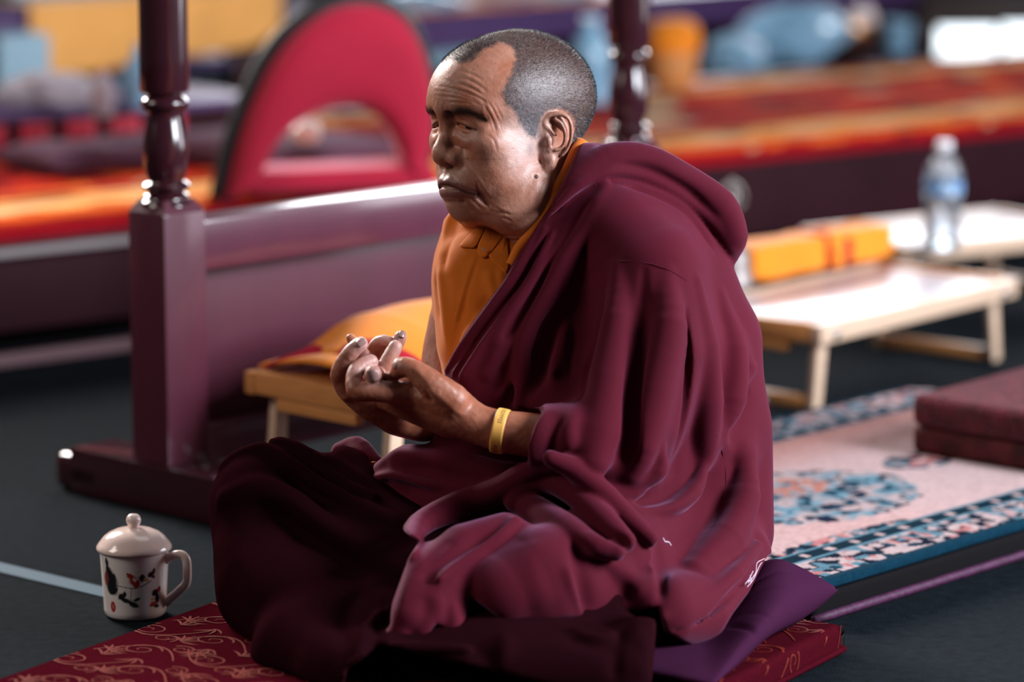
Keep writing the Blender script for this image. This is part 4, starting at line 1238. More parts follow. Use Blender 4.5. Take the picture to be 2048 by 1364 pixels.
hf = Field((-98, -140, -178), (98, 126, 142), 1.05)
def both(fn):
    for sx in (1, -1): fn(sx)
hf.add(hf.ell((0, -14, 46), (78, 110, 86)))
hf.add(hf.ell((0, 36, 48), (66, 68, 58)), 30)
hf.add(hf.ell((0, 28, -22), (57, 58, 70)), 30)
both(lambda s: hf.add(hf.ell((s * 38, 42, -34), (31, 37, 46)), 26))              # cheeks
both(lambda s: hf.add(hf.ell((s * 49, 62, -6), (19, 21, 15)), 18))               # cheekbones
both(lambda s: hf.add(hf.chain([(s * 54, 2, -68), (s * 40, 36, -90), (s * 13, 64, -87)], [18, 17, 14]), 24))
both(lambda s: hf.add(hf.ell((s * 38, 24, -94), (24, 28, 20)), 18))              # jowls
hf.add(hf.ell((0, 67, -86), (22, 20, 15)), 16)                                   # chin
hf.add(hf.ell((0, 30, -90), (42, 40, 19)), 22)                                   # under the chin
hf.add(hf.ell((0, 74, -56), (37, 23, 27)), 18)                                   # muzzle
both(lambda s: hf.add(hf.chain([(s * 4, 86, 39), (s * 26, 83, 42), (s * 52, 66, 36)], [9, 10, 9]), 16))   # brow
# neck, leaning back and down towards the shoulders
hf.add(hf.chain([(0, -32, -50), (0, -58, -130), (0, -72, -190)], [55, 57, 66]), 34)
both(lambda s: hf.add(hf.chain([(s * 36, 0, -86), (s * 34, -38, -150), (s * 30, -60, -190)], [38, 46, 50]), 30))
# eye sockets
both(lambda s: hf.sub(hf.ell((s * 31, 95, 17), (20, 10.5, 8.5)), 12))
both(lambda s: hf.sub(hf.ell((s * 16, 99, 22), (6, 12, 11)), 12))
# lids over the eyeball
EC = (32.5, 72.0, 14.5); ER = 13.0
def lids(s):
    hf.add(hf.ell((s * EC[0], EC[1] - 0.5, EC[2]), (19.5, 14.8, 13.6)), 7)
    up = catmull([(s * 14, 83.0, 19.0), (s * 22, 86.3, 20.8), (s * 32, 86.9, 19.2), (s * 42, 83, 15.6), (s * 50, 75.5, 12)], 4)
    hf.add(hf.chain(up, np.linspace(3.0, 3.4, len(up))), 3)
    hood = catmull([(s * 14, 84.5, 27), (s * 26, 86, 29), (s * 40, 82.5, 25), (s * 53, 72, 15)], 4)
    hf.add(hf.chain(hood, np.linspace(4, 4.6, len(hood))), 7)
    bag = catmull([(s * 15, 83, 7), (s * 24, 85.5, -1), (s * 35, 84.0, -4), (s * 46, 77, 0), (s * 52, 71, 7)], 4)
    hf.add(hf.chain(bag, 6.2), 7)
    lo = catmull([(s * 14, 83, 15.5), (s * 24, 85.6, 11.5), (s * 34, 84.9, 9.6), (s * 44, 80, 8.8), (s * 50, 75.5, 10)], 4)
    hf.add(hf.chain(lo, 2.3), 3)
    slit = catmull([(s * 15, 85, 17.4), (s * 22, 88.6, 16.6), (s * 32, 88.6, 14.6), (s * 42, 84, 12.0), (s * 49, 77.5, 11)], 5)
    hf.sub(hf.chain(slit, np.interp(np.linspace(0, 1, len(slit)), [0, .25, .6, 1], [0.9, 2.0, 1.9, 0.7]), flat=((0, 1, 0), 0.42)), 1.2)
both(lids)
both(lambda s: hf.bump(catmull([(s * 13, 84, 3), (s * 24, 84, -9), (s * 37, 82, -12), (s * 50, 72, -5), (s * 55, 66, 4)], 4), -2.0, 2.6))
both(lambda s: hf.bump(catmull([(s * 15, 84, 24.5), (s * 28, 87, 25.5), (s * 42, 82, 20), (s * 52, 73, 13)], 4), -1.6, 1.8))
# nose
hf.add(hf.chain([(0, 88, 36), (0, 88.5, 24), (0, 95, 4), (0, 101, -12)], [8.5, 7.5, 8.5, 10.8]), 10)
hf.add(hf.ell((0, 101.5, -19.5), (13.2, 12.2, 11.2)), 7)
both(lambda s: hf.add(hf.ell((s * 16.5, 90.5, -24), (9.6, 13, 10)), 8))
hf.add(hf.ell((0, 96, -31), (5, 9, 5)), 6)
both(lambda s: hf.sub(hf.ell((s * 9.5, 97.0, -34), (5.0, 6.8, 5.8)), 2))
both(lambda s: hf.bump(catmull([(s * 19, 84, -8), (s * 27.5, 83, -19), (s * 27, 83, -33)], 4), -1.3, 2.6))
# mouth
up = catmull([(-36, 73, -66), (-25, 86, -60), (-10, 94.5, -54), (0, 95.5, -54), (10, 94.5, -54), (25, 86, -60), (36, 73, -66)], 4)
hf.add(hf.chain(up, np.interp(np.linspace(0, 1, len(up)), [0, .3, .5, .7, 1], [2.0, 5.0, 5.6, 5.0, 2.0])), 6)
lo = catmull([(-36, 73, -69), (-23, 84, -68.5), (-9, 91, -68.5), (9, 91, -68.5), (23, 84, -68.5), (36, 73, -69)], 4)
hf.add(hf.chain(lo, np.interp(np.linspace(0, 1, len(lo)), [0, .3, .5, .7, 1], [2.0, 6.0, 7.0, 6.0, 2.0])), 6)
ms = catmull([(-38, 74, -69.5), (-25, 88, -64.5), (-10, 98, -60.8), (0, 100, -60.2), (10, 98, -60.8), (25, 88, -64.5), (38, 74, -69.5)], 4)
hf.sub(hf.chain(ms, np.interp(np.linspace(0, 1, len(ms)), [0, .25, .5, .75, 1], [0.7, 1.2, 1.9, 1.2, 0.7]), flat=((0, 1, 0), 0.4)), 1.5)
hf.bump(catmull([(-20, 82, -77.5), (0, 87, -78), (20, 82, -77.5)], 4), -2.6, 3.2)     # under the lower lip
hf.bump([(0, 100, -40), (0, 99, -49)], -1.2, 2.2)                                  # philtrum
both(lambda s: hf.bump(catmull([(s * 23, 86, -24), (s * 33, 80, -42), (s * 40, 74, -58), (s * 43, 70, -74)], 5), [-2.6] * 6 + [-3.4] * 6 + [-2.2] * 4, 2.8))
both(lambda s: hf.bump(catmull([(s * 30, 84, -28), (s * 41, 76, -46), (s * 48, 69, -62)], 5), 2.2, 6.0))
both(lambda s: hf.bump(catmull([(s * 38, 72, -69), (s * 42, 64, -80), (s * 44, 54, -90)], 5), -2.2, 2.2))
both(lambda s: hf.bump(catmull([(s * 28, 77, -76), (s * 33, 70, -84), (s * 35, 60, -92)], 5), 1.8, 4.5))

# ears, drawn in their own plane
EA = np.array([-0.40, 0.916, 0.0]); EB = np.array([0.10, 0.06, 0.99]); EB /= np.linalg.norm(EB)
EC3 = np.array([75.0, -20.0, -4.0]); EN = np.cross(EA, EB); EN /= np.linalg.norm(EN); EN = EN if EN[0] > 0 else -EN
o0 = hpx(EC3)[0]; Ja = hpx(EC3 + EA)[0] - o0; Jb = hpx(EC3 + EB)[0] - o0
def ear(zx, zy, n=0.0, s=1):
    """ear drawing coordinates (8.02 per picture pixel from 1040,200) -> local mm"""
    p = np.array([1040 + zx / 8.02, 200 + zy / 8.02]) - o0
    a, b = np.linalg.solve(np.stack([Ja, Jb], 1), p)
    q = EC3 + a * EA + b * EB + n * EN
    q[0] *= s
    return q
def ears(s):
    E = lambda pts: [ear(*p, s=s) for p in pts]
    nn = EN * [s, 1, 1]
    # body plate
    hf.add(hf.chain(E([(560, 330, -2), (610, 480, -2), (620, 640, -2), (560, 820, -1), (470, 980, 0)]), [11.5, 14.5, 13.5, 11, 8.5], flat=(nn, 3.2)), 2)
    # root that ties the ear to the head
    hf.add(hf.chain(E([(430, 420, -7), (440, 650, -8), (420, 900, -5)]), [9, 10, 8]), 6)
    helix = catmull(E([(470, 470, 1), (400, 400, 1), (385, 310, 2), (450, 245, 3), (560, 215, 4), (670, 225, 5), (755, 290, 6), (795, 400, 6.5), (800, 530, 6), (785, 660, 5), (735, 790, 3.5), (665, 880, 2.5)]), 4)
    hf.add(hf.chain(helix, np.interp(np.linspace(0, 1, len(helix)), [0, .15, .5, 1], [2.2, 3.1, 3.1, 2.4])), 2.2)
    hf.add(hf.ell(ear(500, 1000, 0.5, s), (6.6, 6.6, 10.5)), 6)
    hf.add(hf.ell(ear(430, 1085, 0.5, s), (5.2, 5.2, 6.0)), 6)
    # hollows
    hf.sub(hf.chain(E([(715, 330, 6), (745, 450, 7), (745, 600, 6), (715, 720, 5)]), [2.2, 2.6, 2.6, 2.0]), 2.5)
    hf.sub(hf.chain(E([(530, 345, 3), (590, 430, 4)]), [4.5, 4.0]), 4)
    hf.sub(hf.chain(E([(560, 520, 0), (600, 600, -1), (590, 690, -1)]), [8.0, 9.6, 8.4]), 4)
    anti = catmull(E([(555, 305, 3), (640, 360, 4.5), (695, 470, 5), (712, 590, 5), (690, 700, 4.5), (630, 770, 4), (560, 790, 4)]), 4)
    hf.add(hf.chain(anti, 2.5), 3)
    hf.add(hf.chain(E([(480, 470, 1), (540, 545, 0.5), (585, 570, -1.5)]), [2.2, 2.0, 1.6]), 3)
    hf.add(hf.ell(ear(455, 660, 2.5, s), (4.2, 4.2, 6.5)), 4)
    hf.add(hf.chain(E([(500, 790, 2), (470, 810, 2)]), 2.6), 4)
both(ears)
hf.smooth(1)
HV, HQ = hf.mesh()
HV = relax(HV, HQ, 2, 0.45)
HN = vnormals(HV, HQ)
hp_ = hpx(HV)
# visible-side lookup for lines traced on the photograph's side of the face
vis = (HN @ HR.T)[:, 2] < 0.25
def on_face(pts):
    out = []
    for p in pts:
        q = np.hypot(hp_[:, 0] - p[0], hp_[:, 1] - p[1])
        c = np.nonzero(vis & (q < 2.6))[0]
        if not len(c): c = np.nonzero(vis)[0][np.argsort(q[vis])[:3]]
        dep = (HV[c] @ HR.T)[:, 2]
        out.append(HV[c[np.argmin(dep)]])
    P = catmull(np.array(out), 4)
    for _ in range(4): P[1:-1] = 0.25 * P[:-2] + 0.5 * P[1:-1] + 0.25 * P[2:]
    return P
wr = [([(905, 148), (935, 158), (960, 170), (976, 184)], 0.7, 1.5), ([(885, 157), (915, 166), (945, 178), (970, 193)], 0.9, 1.5), ([(868, 171), (900, 175), (930, 186), (962, 197), (978, 213)], 1.1, 1.6),
      ([(866, 181), (900, 185), (935, 196), (963, 206)], 1.0, 1.5), ([(868, 191), (905, 195), (940, 204), (960, 212)], 0.9, 1.5), ([(893, 205), (920, 205), (945, 211)], 0.7, 1.4), ([(915, 138), (945, 148), (968, 160)], 0.6, 1.5),
      ([(966, 205), (980, 228), (990, 250), (995, 266)], 1.1, 1.5), ([(975, 200), (990, 222), (1001, 248)], 1.0, 1.4), ([(966, 218), (976, 238), (986, 260)], 0.9, 1.4), ([(985, 200), (1000, 226), (1006, 240)], 0.7, 1.4),
      ([(972, 268), (985, 274), (993, 290), (996, 306)], 0.9, 1.5), ([(874, 200), (876, 213)], 0.9, 1.6), ([(888, 205), (886, 224)], 1.0, 1.6),
      ([(932, 334), (942, 351), (953, 365), (957, 380), (960, 393)], 1.0, 1.6), ([(953, 391), (965, 402), (979, 412)], 1.6, 1.7), ([(960, 372), (968, 390), (980, 404)], 0.7, 1.8), ([(978, 423), (994, 427), (1011, 427), (1020, 434)], 1.3, 1.8),
      ([(985, 415), (998, 421), (1006, 431)], 0.9, 1.5), ([(940, 398), (952, 408), (962, 420)], 1.0, 1.9), ([(1000, 436), (1014, 440), (1024, 446)], 0.9, 1.6), ([(1030, 300), (1032, 330), (1024, 362)], 0.5, 4.0), ([(1092, 345), (1080, 380), (1064, 414)], 0.8, 3.0)]
for pts, amp, sg in wr:
    P = on_face(pts); dd, tt = line_dist(HV, P)
    amp *= 0.6
    HV = HV - HN * (amp * np.exp(-(dd / sg) ** 2) * np.clip(np.sin(np.pi * np.clip(tt, .04, .96)) * 1.8, 0, 1))[:, None] + HN * (amp * 0.45 * np.exp(-((dd - 2.6 * sg) / (1.3 * sg)) ** 2) * np.clip(np.sin(np.pi * tt) * 1.6, 0, 1))[:, None]
# warts: on the jaw below the ear and by the nose
for px, py, r_ in ((1074, 352, 2.4), (933, 316, 1.0)):
    c = on_face([(px, py), (px + .3, py)])[0]; q = np.linalg.norm(HV - c, axis=1)
    HV = HV + HN * (r_ * 0.8 * np.exp(-(q / r_) ** 4))[:, None]
HV = HV + HN * ((vnoise(HV, 5.0, 5) - 0.5) * 0.35)[:, None]

# colour of skin, lips, stubble, brows
def poly_in(P, poly):
    x, y = P[:, 0], P[:, 1]; ins = np.zeros(len(P), bool); n = len(poly)
    for i in range(n):
        x0, y0 = poly[i]; x1, y1 = poly[(i + 1) % n]
        c = ((y0 > y) != (y1 > y)) & (x < (x1 - x0) * (y - y0) / (y1 - y0 + 1e-9) + x0); ins ^= c
    return ins
def poly_dist(P, poly):
    poly = np.array(list(poly) + [poly[0]], float)
    return line_dist(P, poly)[0]
HV_m = HV * np.where(HV[:, :1] < 0, -1, 1) * [1, 0, 0] + HV * [0, 1, 1]
mpx = hpx(HV_m)
zz = lambda pts: [(820 + a / 2.9025, 30 + b / 2.9025) for a, b in pts]
hair_poly = zz([(150, 150), (235, 262), (300, 288), (370, 262), (430, 205), (520, 165), (590, 190), (606, 260), (575, 360), (530, 440), (548, 520), (600, 560), (636, 640), (680, 705), (735, 728), (765, 640), (775, 600), (800, 563), (850, 550), (905, 565), (950, 620), (958, 690), (966, 740), (1000, 760), (1300, 700), (1300, -200), (150, -200)])
hd = poly_dist(mpx, hair_poly); inside = poly_in(mpx, hair_poly)
signed = np.where(inside, hd, -hd)
hairm = np.clip((signed + 3 + 7 * (vnoise(HV, 4.0, 3) - 0.5)) / 10, 0, 1)
lz = HV[:, 2]
hairm = hairm * np.clip((lz + 62) / 14, 0, 1)                     # ends at the nape
back = HV[:, 1] < -60; hairm = np.where(back & (lz > -48), np.maximum(hairm, np.clip((lz + 58) / 12, 0, 1)), hairm)
ear_poly = [(1040 + a / 8.02, 200 + b / 8.02) for a, b in [(330, 500), (330, 300), (420, 215), (560, 180), (690, 190), (800, 262), (838, 400), (832, 560), (790, 720), (700, 900), (560, 1100), (440, 1160), (350, 1110), (365, 900)]]
hairm = np.where((HV_m[:, 0] > 62) & poly_in(mpx, ear_poly), 0, hairm)   # not on the ears
skin = np.array(srgb(180, 126, 106)); warm = np.array(srgb(160, 92, 64)); pale = np.array(srgb(214, 186, 180)); lip = np.array(srgb(104, 54, 52)); dark = np.array(srgb(44, 32, 30)); scalp = np.array(srgb(78, 82, 88))
sc = np.tile(skin, (len(HV), 1))
nz = vnoise(HV, 22, 8); sc = sc + (warm - sc) * np.clip(nz * 1.4 - 0.3, 0, 0.8)[:, None]
nz = vnoise(HV, 4.5, 9); sc = sc * (0.9 + 0.2 * nz)[:, None]
temple_highlight = np.exp(-(((HV[:, 1] - 22) / 30) ** 2 + ((HV[:, 2] + 8) / 38) ** 2)) * (np.abs(HV[:, 0]) > 40)
sc = sc + (pale - sc) * (temple_highlight * 0.8)[:, None]  # bright light on temple and cheek put into the skin as a paler patch
def snap(P): return np.array([HV[np.argmin(((HV - p - [0, 5, 0]) ** 2).sum(1))] for p in P])
lm = np.minimum(line_dist(HV, snap(up))[0] / 4.6, line_dist(HV, snap(lo))[0] / 5.6)
lk = np.clip((1.12 - lm) * 5, 0, 1) * (HV[:, 1] > 70); sc = sc + (lip - sc) * (lk * 0.8)[:, None]
stub = np.exp(-((np.abs(HV[:, 0])) / 36) ** 4) * np.clip((HV[:, 1] - 62) / 12, 0, 1) * ((lz < -36) & (lz > -112)) * (1 - lk)
sc = sc + (np.array(srgb(120, 92, 84)) - sc) * (stub * 0.4)[:, None]
brow = np.zeros(len(HV))
for s in (1, -1):
    bl = on_face([(900, 228), (915, 223), (938, 226), (958, 234), (972, 243)]) * [s, 1, 1]
    dd, tt = line_dist(HV, bl); brow = np.maximum(brow, np.exp(-(dd / (6.4 - 3.0 * tt)) ** 2) * (HV[:, 1] > 55))
sc = sc + (dark - sc) * (np.clip(brow * (0.75 + 0.5 * vnoise(HV, 2.2, 4)), 0, 0.9))[:, None]
topdk = 0.28 + 0.72 * np.exp(-(((HV[:, 1] - 15) / 50) ** 2 + ((HV[:, 2] - 20) / 50) ** 2))
sc = sc + (scalp * topdk[:, None] - sc) * (hairm * 0.8)[:, None]
ms_d = line_dist(HV, snap(ms))[0]; sc = sc + (np.array(srgb(40, 20, 20)) - sc) * (0.85 * np.exp(-(ms_d / 1.7) ** 2) * (HV[:, 1] > 60))[:, None]  # shade inside the mouth slit painted dark into the skin colour
for s in (1, -1):
    sl = snap([(s * a_, b_, c_) for a_, b_, c_ in ((15, 85, 18.6), (22, 88, 18.4), (32, 88, 16.4), (42, 84, 13.6), (50, 77, 11.6))]); dd, tt = line_dist(HV, sl)
    sc = sc + (dark - sc) * (0.8 * np.exp(-(dd / 1.5) ** 2))[:, None]
burn = np.exp(-(((HV_m[:, 1] - 14) / 9) ** 2 + ((lz + 16) / 9) ** 2)) * (HV_m[:, 0] > 50)
sc = sc + (scalp - sc) * (burn * 0.4)[:, None]
for px, py, r_ in ((1074, 352, 2.6), (933, 316, 1.1)):
    c = on_face([(px, py), (px + .3, py)])[0]; q = np.linalg.norm(HV - c, axis=1); sc = sc + (dark - sc) * np.exp(-(q / r_) ** 4)[:, None]
spots = (vnoise(HV, 3.2, 17) > 0.86); sc = np.where(spots[:, None], sc * 0.82, sc)
inn = (np.abs(HV[:, 0]) > 60) & (HV[:, 1] > -40) & (HV[:, 1] < 5) & (np.abs(HV[:, 0]) < 84)
head_units = h2u(HV); head_Q = HQ; head_col = sc

# hair stubble: short blades rooted in the scalp
rs = np.random.default_rng(5)
cand = np.nonzero(hairm > 0.12)[0]
NHAIR = 60000
pk = rs.choice(cand, NHAIR, p=hairm[cand] / hairm[cand].sum())
jit = rs.normal(0, 0.8, (NHAIR, 3)); root = HV[pk] + jit - HN[pk] * (jit * HN[pk]).sum(1)[:, None] - HN[pk] * 0.5
flow = np.array([0, -0.75, 0.0]) + np.stack([0 * root[:, 0], 0 * root[:, 0], -0.6 * np.clip((60 - root[:, 2]) / 60, -0.4, 1)], 1)
front = np.clip((root[:, 1] - 20) / 50, 0, 1)
flow = flow + np.stack([0 * front, 1.15 * front, 0 * front], 1)
dirv = HN[pk] * 0.5 + flow * 0.85 + rs.normal(0, 0.28, (NHAIR, 3)); dirv /= np.linalg.norm(dirv, axis=1)[:, None]
Ln = rs.uniform(2.2, 4.4, NHAIR) * (0.5 + 0.5 * hairm[pk])
side = np.cross(dirv, HN[pk] + rs.normal(0, .3, (NHAIR, 3))); side /= np.linalg.norm(side, axis=1)[:, None] + 1e-9
wd = 0.17
HVv = np.stack([root - side * wd, root + side * wd, root + dirv * Ln[:, None]], 1).reshape(-1, 3)
grey = np.clip(0.34 + 0.62 * np.exp(-(((root[:, 1] - 15) / 42) ** 2 + ((root[:, 2] - 25) / 45) ** 2)) - 0.55 * np.clip((root[:, 2] - 65) / 45, 0, 1) - 0.45 * np.clip((-root[:, 1] - 45) / 45, 0, 1) + 0.5 * (vnoise(root * [1, 0.45, 1], 9, 21) - 0.5), 0.05, 0.97)
white = rs.random(NHAIR) < grey * 0.85
hc = np.where(white[:, None], np.array(srgb(172, 186, 198)) * rs.uniform(0.7, 1.1, NHAIR)[:, None], np.array(srgb(24, 23, 26)) * rs.uniform(0.6, 1.6, NHAIR)[:, None])
hair_units = h2u(HVv); hair_col = np.repeat(hc, 3, 0); hair_T = np.arange(NHAIR * 3).reshape(-1, 3)
# eyebrow hairs
pb_ = np.nonzero(brow > 0.3)[0]; NB_ = 800
pk = rs.choice(pb_, NB_, p=brow[pb_] / brow[pb_].sum()); root = HV[pk] + rs.normal(0, .5, (NB_, 3))
dv = HN[pk] * 0.28 + np.stack([np.sign(root[:, 0]) * 0.8, -0.3 + 0 * root[:, 0], -0.1 + 0 * root[:, 0]], 1) + rs.normal(0, .2, (NB_, 3)); dv /= np.linalg.norm(dv, axis=1)[:, None]
sd = np.cross(dv, HN[pk]); sd /= np.linalg.norm(sd, axis=1)[:, None] + 1e-9
eb = np.stack([root - sd * .17, root + sd * .17, root + dv * rs.uniform(2.5, 5, NB_)[:, None]], 1).reshape(-1, 3)
brow_units = h2u(eb); brow_T = np.arange(NB_ * 3).reshape(-1, 3)
brow_col = np.repeat(np.array(srgb(34, 28, 28)) * rs.uniform(.6, 1.6, NB_)[:, None], 3, 0)

person = empty('person', tuple(units_to_world(UP([(1330, 1250, 40)]))[0]), 0, 'elderly man in maroon robes sitting cross-legged on a purple pillow, fingers interlaced, looking left', 'person')
PERSON_INV = Matrix.Translation(-person.location)
def person_part(name, units, F_, mat, col=None):
    W = units_to_world(units) - np.array(person.location)
    o = np_mesh(name, W, F_, mat, person)
    if col is not None: paint(o, col)
    return o
o = person_part('hair', hair_units, hair_T, M['hair'], hair_col); o['kind'] = 'stuff'; o['label'] = 'close-cropped grey hair'
o = person_part('eyebrow_hair', brow_units, brow_T, M['hair'], brow_col); o['kind'] = 'stuff'; o['label'] = 'dark eyebrows'
for s in (1, -1):
    V, Fc = [], []
    nr, ns = 24, 32
    gaze = np.array([s * -0.02 + 0.16, 0.98, -0.10]); gaze /= np.linalg.norm(gaze)
    a_ = np.cross(gaze, [0, 0, 1]); a_ /= np.linalg.norm(a_); b_ = np.cross(a_, gaze)
    cl = []
    for j in range(nr + 1):
        ph = math.pi * j / nr
        for i in range(ns):
            t = 2 * math.pi * i / ns
            r_ = ER + (0.7 * max(0, 1 - (ph / 0.5) ** 2))
            V.append(np.array([s * EC[0], EC[1], EC[2]]) + r_ * (gaze * math.cos(ph) + (a_ * math.cos(t) + b_ * math.sin(t)) * math.sin(ph)))
            cl.append(srgb(8, 6, 6) if ph < 0.22 else srgb(34, 20, 14) if ph < 0.66 else srgb(150, 128, 118))
    for j in range(nr):
        for i in range(ns):
            k = (i + 1) % ns; Fc.append((j * ns + i, (j + 1) * ns + i, (j + 1) * ns + k, j * ns + k))
    person_part('eye', h2u(np.array(V)), np.array(Fc), M['eye'], np.array(cl))
# ------------------------------------------------------------------ hands, forearms and torso (same skin mesh as the head)
def W4(pts):
    """(px,py,w,r) list -> centres and radii in units"""
    P = UP(pts); r = np.array([p[3] * (1 + p[2] / FPX) for p in pts]); return P, r
hb0 = U3(630, 580, -330); hb1 = U3(1160, 960, 270)
bf = Field((-405, -112, -335), (140, 270, 272), 2.3)
def bch(pts, k=8, n=0, flat=None):
    P, r = W4(pts)
    if n:
        Q_ = catmull(np.column_stack([P, r]), n); P, r = Q_[:, :3], Q_[:, 3]
    bf.add(bf.chain(P, r, flat=flat), k)
# right (far) arm and hand: upper arm, elbow, forearm, back of the hand, fingers
bch([(918, 575, 190, 42), (902, 640, 190, 44), (888, 735, 170, 46), (905, 800, 120, 46), (880, 835, 40, 42), (845, 848, -50, 34), (790, 838, -112, 30)], 10, 4)
bch([(845, 848, -50, 30), (790, 832, -112, 33), (742, 806, -135, 34), (704, 778, -150, 30), (690, 764, -155, 25)], 14, 3)
bch([(760, 800, -120, 30), (725, 770, -120, 28)], 14)
# its index finger: up along the left edge, tip turned to the right
bch([(700, 780, -160, 25), (682, 757, -172, 20), (681, 742, -182, 19.5), (697, 711, -196, 17.0), (711, 696, -200, 16), (721, 688, -202, 15)], 3, 2)
# its other fingers
bch([(714, 702, -150, 9), (707, 685, -152, 10.5), (701, 676, -152, 9)], 1.5, 3)
bch([(716, 738, -160, 12), (724, 716, -170, 12), (730, 708, -172, 11)], 2, 3)
bch([(742, 726, -128, 13), (745, 703, -128, 13), (752, 688, -132, 12.5), (766, 681, -140, 12), (780, 684, -150, 11)], 2, 4)
bch([(762, 715, -122, 9), (764, 700, -126, 9.5), (775, 694, -128, 9)], 2, 3)
bch([(778, 720, -140, 14), (790, 698, -146, 14), (801, 674, -152, 13)], 2, 3)                # upright ring finger
# left (near) forearm and hand
bch([(1180, 884, -250, 46), (1105, 876, -250, 45), (1040, 867, -248, 43.5), (1003, 862, -246, 42), (962, 851, -240, 40), (930, 836, -236, 43), (900, 817, -230, 49), (862, 793, -222, 49), (826, 786, -214, 37), (800, 784, -212, 28)], 16, 4)
bch([(900, 838, -205, 38), (850, 822, -190, 34), (800, 806, -180, 28), (760, 792, -170, 22)], 16, 3)     # outer edge of the hand
# thumb
bch([(905, 800, -262, 34), (868, 772, -272, 29), (838, 748, -272, 24), (817, 735, -266, 20.5), (803, 734, -258, 20.5)], 9, 4)
bch([(806, 734, -258, 18), (798, 742, -250, 16), (790, 748, -240, 13)], 4, 3)
# index finger curling round the other hand's thumb
bch([(836, 793, -224, 31), (800, 787, -240, 24), (765, 783, -248, 22), (730, 783, -246, 20.5), (712, 778, -240, 20.5), (709, 760, -232, 17.5), (711, 743, -224, 16.5), (724, 731, -214, 15.5), (742, 723, -204, 14.5)], 4, 2)
bch([(768, 765, -205, 18), (790, 770, -200, 20), (812, 770, -200, 22)], 8, 3)                  # palm behind the loop
# middle finger, upright ring finger, little finger tip
bch([(762, 766, -195, 17), (768, 743, -198, 17), (779, 717, -196, 16), (791, 694, -194, 14)], 2, 4)
bch([(790, 770, -220, 12), (780, 753, -230, 11)], 1.5)
bch([(770, 780, -190, 13), (752, 766, -196, 12), (738, 750, -190, 11), (742, 734, -182, 10)], 2, 3)
# the thumb tip that points out through the loop, nail towards the viewer
bch([(757, 758, -170, 19), (750, 751, -225, 19.5), (746.5, 748, -262, 18)], 1.5, 3)
# creases, tendons, knuckles
def bray(pts):
    P = []
    for p in pts:
        P.append(ray_hit(bf, p[0], p[1]))
    return np.array(P)
def field_at(f, P):
    q = (np.asarray(P) - f.lo) / f.h; i = np.clip(np.floor(q).astype(int), 0, np.array(f.n) - 2); t = q - i
    o = 0
    for a in (0, 1):
        for b in (0, 1):
            for c in (0, 1):
                w_ = np.where(a, t[:, 0], 1 - t[:, 0]) * np.where(b, t[:, 1], 1 - t[:, 1]) * np.where(c, t[:, 2], 1 - t[:, 2])
                o = o + w_ * f.d[i[:, 0] + a, i[:, 1] + b, i[:, 2] + c]
    return o
def ray_hit(f, px, py, w0=None, w1=None):
    w0 = f.lo[2] if w0 is None else w0; w1 = f.lo[2] + f.h * (f.n[2] - 1) if w1 is None else w1
    ws = np.arange(w0, w1, f.h * 0.5)
    P = np.stack([(px - 1024) * (FPX + ws) / FPX, (py - 682) * (FPX + ws) / FPX, ws], 1)
    d = field_at(f, P); m = np.nonzero(d < 0)[0]
    if not len(m):
        return P[np.argmin(d)]
    k = m[0]
    if k == 0: return P[0]
    t = d[k - 1] / (d[k - 1] - d[k]); return P[k - 1] + t * (P[k] - P[k - 1])
for pts, amp, sg in (([(824, 746), (838, 762), (852, 780), (862, 800)], -4.0, 3.6), ([(812, 754), (826, 772), (840, 786)], -3.0, 3.2), ([(716, 772), (722, 766), (728, 762)], -3.0, 2.2), ([(712, 754), (722, 757)], -2.0, 1.8), ([(793, 775), (806, 772), (822, 776)], -3.0, 3.0),
                     ([(840, 770), (870, 790), (900, 812), (930, 836)], 1.6, 5), ([(800, 800), (830, 812), (860, 826), (890, 842)], -2.2, 5), ([(835, 796), (865, 812), (900, 828)], 1.5, 5), ([(772, 741), (784, 746)], -1.6, 1.8), ([(686, 716), (696, 724)], -1.2, 1.8), ([(950, 836), (1000, 846), (1040, 850)], 1.2, 6), ([(860, 740), (880, 756), (905, 778)], 1.6, 4)):
    bf.bump(catmull(bray(pts), 4), amp, sg)
bf.smooth(1)
BV, BQ = bf.mesh(); BV = relax(BV, BQ, 2, 0.4)
BN = vnormals(BV, BQ)
BV = BV + BN * ((vnoise(BV, 7, 3) - 0.5) * 0.8)[:, None] + BN * ((vnoise(BV * [1, 0.5, 1], 4, 6) - 0.5) * 0.25)[:, None]
bp_ = units_px(BV)
bc = np.tile(np.array(srgb(172, 108, 84)), (len(BV), 1))
nz = vnoise(BV, 30, 2); bc = bc + (np.array(srgb(150, 84, 60)) - bc) * np.clip(nz * 1.5 - 0.3, 0, 0.8)[:, None]
nz = vnoise(BV, 8, 4); bc = bc * (0.88 + 0.24 * nz)[:, None]
tips = [(722, 686, -205, 22), (746, 749, -262, 22), (790, 692, -194, 20), (742, 724, -200, 26), (780, 752, -226, 10), (706, 745, -225, 22), (803, 672, -150, 16), (770, 676, -140, 20)]
for px, py, w_, r_ in tips:
    q = np.linalg.norm(BV - U3(px, py, w_), axis=1); bc = bc + (np.array(srgb(206, 168, 164)) - bc) * (0.75 * np.exp(-(q / r_) ** 2))[:, None]

